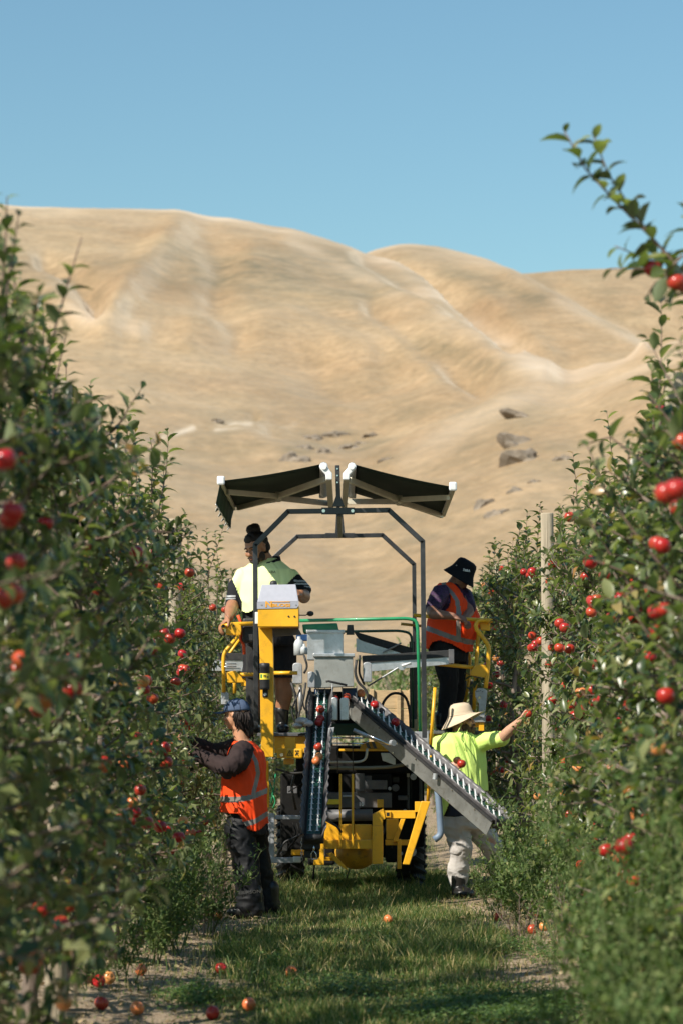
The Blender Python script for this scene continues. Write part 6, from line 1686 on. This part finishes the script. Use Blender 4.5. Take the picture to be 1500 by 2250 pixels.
wf = P(1018, 1362, 21.45); b.chain((P(1018, 1312, 21.75), 0.06), (P(1030, 1345, 21.6), 0.045), (wf, 0.03)); hand(b, wf, (0.3, -0.8, -0.3), (-0.3, 0.2, -0.8), 0.6, -1, 0.95)
b.chain((P(975, 1430, Y3), 0.10), (P(985, 1510, Y3), 0.06), (P(975, 1590, Y3), 0.045)); b.chain((P(1000, 1430, Y3 + .1), 0.10), (P(1005, 1510, Y3 + .1), 0.06), (P(990, 1590, Y3 + .15), 0.045))
body3 = b.build('body', sk3, w3, voxel=0.0065, smooth=3); face_bits(q3, rot3, body3, eyes=False)
m_ = MB()
for s_ in (-1, 1): m_.sphere(q3(0.088, 0.030 * s_, 0.0), 1, 12, 8, scale=(0.008, 0.027, 0.020), rot=rot3)
for s_ in (-1, 1): m_.tube([q3(0.088, 0.05 * s_, 0.006), q3(0.0, 0.084 * s_, 0.006)], 0.004, 6)
m_.build('sunglasses', lens_m, w3, smooth=True)
b = Fig(); b.loft([(P(992, 1284, Y3), 0.07, 0.075), (P(986, 1295, Y3), 0.11, 0.16), (P(988, 1320, Y3), 0.16, 0.20), (P(994, 1360, Y3), 0.19, 0.21), (P(984, 1410, Y3), 0.185, 0.215)], f3)
b.chain((P(968, 1305, 21.57), 0.084), (P(958, 1324, 21.47), 0.080), (P(952, 1336, 21.40), 0.072)); b.chain((P(1018, 1308, 21.8), 0.078), (P(1028, 1335, 21.68), 0.07))
b.build('shirt', purple, w3, voxel=0.008, smooth=3, wrinkle=0.014, wscale=10, seed=41)
def vm3(c):
    x, y = proj(c)
    t = lerp_y([(930, 1372), (960, 1383), (1000, 1398), (1048, 1408)], x)
    if t < y < t + 12: return 1
    cx_ = lerp_y2([(1285, 975), (1300, 990), (1320, 1003), (1345, 1007), (1400, 1006)], y)
    if y < t and abs(x - cx_) < 5: return 1
    return 0
b = Fig(); b.loft([(P(992, 1280, Y3), 0.08, 0.082), (P(987, 1290, Y3), 0.11, 0.135), (P(985, 1303, Y3), 0.145, 0.175), (P(989, 1325, Y3), 0.185, 0.205), (P(997, 1355, Y3), 0.212, 0.225), (P(992, 1385, Y3), 0.222, 0.235), (P(982, 1420, Y3), 0.212, 0.235), (P(980, 1440, Y3), 0.205, 0.23)], f3)
def cut3(c):
    x, y = proj(c); rel = c - P(985, 1330, Y3); side = rel.dot(s3); fr_ = rel.dot(f3)
    if y > lerp_y([(925, 1420), (940, 1428), (950, 1412), (965, 1408), (990, 1416), (1022, 1434), (1040, 1432)], x): return True
    if abs(side) > 0.10 and ((x - 964) / 24) ** 2 + ((y - 1318) / 27) ** 2 < 1: return True
    if fr_ > 0.02 and abs(side) < 0.055 * max(0, (1345 - y) / 45): return True
    return c.z > P(992, 1281, Y3).z
v3 = b.build('safety_vest', [orange, refl], w3, voxel=0.008, smooth=3, wrinkle=0.022, wscale=8, cut=cut3, matf=vm3, seed=45, wdir=(1, 1, 0.5))
md = v3.modifiers.new('t', 'SOLIDIFY'); md.thickness = 0.003; md.offset = 1
b = Fig(); b.loft([(P(983, 1405, Y3), 0.17, 0.19), (P(985, 1435, Y3), 0.17, 0.19), (P(985, 1455, Y3), 0.15, 0.17)], f3)
b.chain((P(978, 1450, Y3 - .03), 0.115), (P(987, 1500, Y3 - .03), 0.085), (P(982, 1540, Y3), 0.082), (P(975, 1590, Y3), 0.075)); b.chain((P(1000, 1450, Y3 + .1), 0.115), (P(1004, 1500, Y3 + .1), 0.085), (P(990, 1590, Y3 + .15), 0.07))
b.build('trousers', blackc, w3, voxel=0.009, smooth=3, wrinkle=0.012, wscale=8, seed=49)
for px, Yb_ in ((975, Y3 - .02), (992, Y3 + .15)):
    b = Fig(); c = P(px, 1598, Yb_); b.ell(c + Vector((0.04, -0.02, 0.0)), 0.12, 0.05, 0.04); b.chain((c + Vector((-0.03, 0, 0.02)), 0.05), (c + Vector((-0.03, 0, 0.1)), 0.055)); b.build('boot', boot_m, w3, voxel=0.008)
def bucket(par, q, m, prof, name, wave=0.0, sx=(1.0, 0.85), droop=None, n=40):
    V = []; F_ = []
    for r0, h in prof:
        for j in range(n):
            a = 2 * math.pi * j / n; rr_ = r0 * (1 + (wave * math.sin(3 * a + 1) * (r0 > 0.11)))
            hh = h + (droop(a) * max(0, r0 - 0.10) if droop else 0)
            V.append(q(-0.008 + rr_ * math.cos(a) * sx[0], rr_ * math.sin(a) * sx[1], hh))
    for i in range(len(prof) - 1):
        for j in range(n): F_.append((i * n + j, i * n + (j + 1) % n, (i + 1) * n + (j + 1) % n, (i + 1) * n + j))
    m_ = MB(); m_.add(V, F_); o = m_.build(name, m, par, smooth=True); o.modifiers.new('s', 'SOLIDIFY').thickness = 0.003; return o
h3 = bucket(w3, q3, mat('black_hat_cloth', (0.008, 0.008, 0.011), 0.85, bump=0.2, bscale=300, spec=0.2), [(0.001, 0.150), (0.05, 0.148), (0.082, 0.136), (0.094, 0.115), (0.102, 0.07), (0.112, 0.035), (0.128, 0.005), (0.152, -0.034), (0.156, -0.04)], 'bucket_hat', sx=(1.02, 0.94))
eo = text_mesh('embroidery', '76BA', 0.03, whi, h3, P(1024, 1253.5, 21.61), (R(90), R(10), 0), bold=0.001)
for (px, py) in ((1002, 1242.5),): MB().sphere(P(px, py, 21.655), 0.006, 8, 6).build('eyelet', gal, h3)

# ------------------------------------------------ reaching picker on the right: beige hat, lime shirt
Y4 = 20.9
w4 = empty('person', (P(1015, 1960, Y4).x, Y4, 0)); tag(w4, 'bearded picker in a beige sun hat and lime shirt reaching to the right row', 'person')
f4 = Vector((0.50, -0.87, 0)).normalized(); s4 = Vector((-f4.y, f4.x, 0))
hc4 = P(1015, 1583, Y4); fh4 = Vector((0.93, -0.32, 0.12))
b = Fig(); q4, rot4 = head(b, hc4, fh4, up=(-0.2, 0, 1), sc=1.0)
b.chain((P(1010, 1596, Y4), 0.06), (P(1008, 1618, Y4), 0.07), (P(1012, 1670, Y4), 0.13), (P(1016, 1760, Y4), 0.13))
wr4 = P(1143, 1583, 20.6)
b.chain((P(1058, 1632, Y4), 0.062), (P(1104, 1620, 20.75), 0.048), (P(1118, 1606, 20.7), 0.045), (wr4, 0.029)); hand(b, wr4, (0.55, -0.05, 0.85), (0.6, -0.3, -0.3), 0.55, 1, 1.0)
wh4 = P(985, 1690, 20.55)
b.chain((P(968, 1642, Y4), 0.06), (P(956, 1695, 20.8), 0.05), (wh4, 0.032)); hand(b, wh4, (0.85, -0.15, 0.42), (0.2, -0.95, 0.3), 0.75, 1, 1.05)
b.chain((P(998, 1790, Y4), 0.10), (P(1012, 1862, 20.85), 0.065), (P(1003, 1945, 20.9), 0.045)); b.chain((P(1042, 1790, Y4 + .08), 0.10), (P(1078, 1855, 20.95), 0.065), (P(1098, 1940, 21.1), 0.045))
body4 = b.build('body', sk4, w4, voxel=0.0062, smooth=3); face_bits(q4, rot4, body4)
b = Fig(); b.ell(q4(0.056, 0, -0.095), 0.046, 0.046, 0.042, rot=rot4)
for s_ in (-1, 1): b.ell(q4(0.028, 0.05 * s_, -0.07), 0.042, 0.02, 0.046, rot=rot4)
b.chain((q4(0.095, 0.026, -0.058), 0.009), (q4(0.1, 0, -0.050), 0.009), (q4(0.095, -0.026, -0.058), 0.009)); b.ell(q4(0.062, 0, -0.122), 0.032, 0.032, 0.028, rot=rot4)
b.build('beard', beard_m, w4, voxel=0.006, smooth=2, wrinkle=0.006, wscale=40)
b = Fig(); b.ell(q4(-0.03, 0, 0.0), 0.082, 0.082, 0.07, rot=rot4); b.build('hair', beard_m, w4, voxel=0.008)
h4 = bucket(w4, q4, beige, [(0.001, 0.152), (0.045, 0.150), (0.078, 0.138), (0.093, 0.116), (0.101, 0.075), (0.106, 0.050), (0.110, 0.044), (0.132, 0.018), (0.158, -0.006), (0.178, -0.026), (0.182, -0.030)], 'sun_hat', wave=0.02, sx=(1.04, 0.92), droop=lambda a: -0.35 * (0.5 - 0.5 * math.cos(a)) + 1.0 * (0.5 + 0.5 * math.cos(a)) ** 2)
pts = [q4(-0.008 + 0.1075 * 1.04 * math.cos(t), 0.1075 * 0.92 * math.sin(t), 0.049) for t in np.linspace(0, 2 * math.pi, 33)]
MB().tube(pts, 0.0035, 5).build('hat_band', mat('beige_band', (0.42, 0.33, 0.23), 0.85), h4)
m_ = MB(); m_.tube([q4(0.02, -0.088, -0.02), P(1003, 1612, 20.72), P(1013, 1628, 20.68), P(1020, 1650, 20.66)], 0.004, 6); m_.tube([q4(0.02, 0.088, -0.02), P(1024, 1618, 20.72), P(1018, 1636, 20.67), P(1024, 1652, 20.66)], 0.004, 6)
m_.build('chin_cord', lime, h4, smooth=True)
b = Fig(); b.loft([(P(1010, 1607, Y4), 0.08, 0.085), (P(1011, 1618, Y4), 0.11, 0.17), (P(1012, 1634, Y4), 0.13, 0.225), (P(1013, 1670, Y4), 0.155, 0.225), (P(1015, 1715, Y4), 0.165, 0.215), (P(1018, 1760, Y4), 0.17, 0.21), (P(1018, 1800, Y4), 0.17, 0.21)], f4)
b.chain((P(1058, 1632, Y4), 0.088), (P(1080, 1626, 20.82), 0.082), (P(1099, 1622, 20.77), 0.074)); b.chain((P(968, 1642, Y4), 0.092), (P(962, 1672, 20.86), 0.086), (P(958, 1690, 20.82), 0.08))
def cut4(c):
    x, y = proj(c); return y > lerp_y([(960, 1800), (975, 1793), (985, 1770), (1000, 1745), (1040, 1740), (1080, 1738)], x) or c.z > P(1010, 1606, Y4).z
b.build('work_shirt', lime, w4, voxel=0.0085, smooth=3, wrinkle=0.030, wscale=6.5, cut=cut4, seed=52, wdir=(1.3, 1, 0.3)).modifiers.new('s', 'SOLIDIFY').thickness = 0.003
cc = P(1010, 1611, Y4); V = []; F_ = []; n = 30
for j in range(n + 1):
    a = -math.pi * 0.88 + 2 * math.pi * 0.88 * j / n; dx = -f4 * math.cos(a) * 0.092 + s4 * math.sin(a) * 0.098; fr_ = (1 - math.cos(a)) / 2
    for h, k_ in ((-0.01, 1.05), (0.035, 0.98), (0.038, 1.08), (-0.012, 1.3)): V.append(cc + dx * k_ + Vector((0, 0, h - 0.05 * fr_ ** 2)))
for j in range(n):
    for k in range(3): F_.append((j * 4 + k, j * 4 + k + 1, (j + 1) * 4 + k + 1, (j + 1) * 4 + k))
m_ = MB(); m_.add(V, F_); m_.build('collar', navy, w4, smooth=True).modifiers.new('s', 'SOLIDIFY').thickness = 0.004
b = Fig(); b.loft([(P(1020, 1735, Y4), 0.145, 0.185), (P(1020, 1765, Y4), 0.15, 0.19), (P(1020, 1793, Y4), 0.155, 0.19)], f4); b.build('undershirt', navy, w4, voxel=0.009, wrinkle=0.01, wscale=9)
b = Fig(); b.loft([(P(1020, 1780, Y4), 0.145, 0.18), (P(1020, 1805, Y4), 0.16, 0.195), (P(1021, 1822, Y4), 0.15, 0.18)], f4)
b.chain((P(1002, 1815, 20.86), 0.120), (P(1012, 1862, 20.83), 0.096), (P(1007, 1900, 20.87), 0.090), (P(1004, 1936, 20.9), 0.088)); b.chain((P(1044, 1812, 20.98), 0.118), (P(1078, 1856, 20.98), 0.094), (P(1092, 1900, 21.05), 0.085), (P(1098, 1930, 21.1), 0.08))
b.build('trousers', greyp, w4, voxel=0.009, smooth=3, wrinkle=0.017, wscale=7, seed=58, wdir=(1, 1, 1.3))
for px, Yb_ in ((1006, 20.86), (1100, 21.08)):
    b = Fig(); c = P(px, 1955, Yb_); c.z = 0.06; b.ell(c + Vector((0.04, -0.05, -0.01)), 0.10, 0.11, 0.05); b.chain((c + Vector((0, 0, 0.02)), 0.06), (c + Vector((0, 0, 0.12)), 0.065)); b.build('gumboot', boot_m, w4, voxel=0.008)
apple(P(1160, 1569, 20.52), 0.036, 'red apple in the outstretched hand of the reaching picker', None, False)
apple(P(1013, 1679, 20.42), 0.038, 'red apple held against the lime shirt, the larger of two', None, False); apple(P(1003, 1671, 20.46), 0.034, 'apple half hidden behind the one held at the lime shirt', None, True)
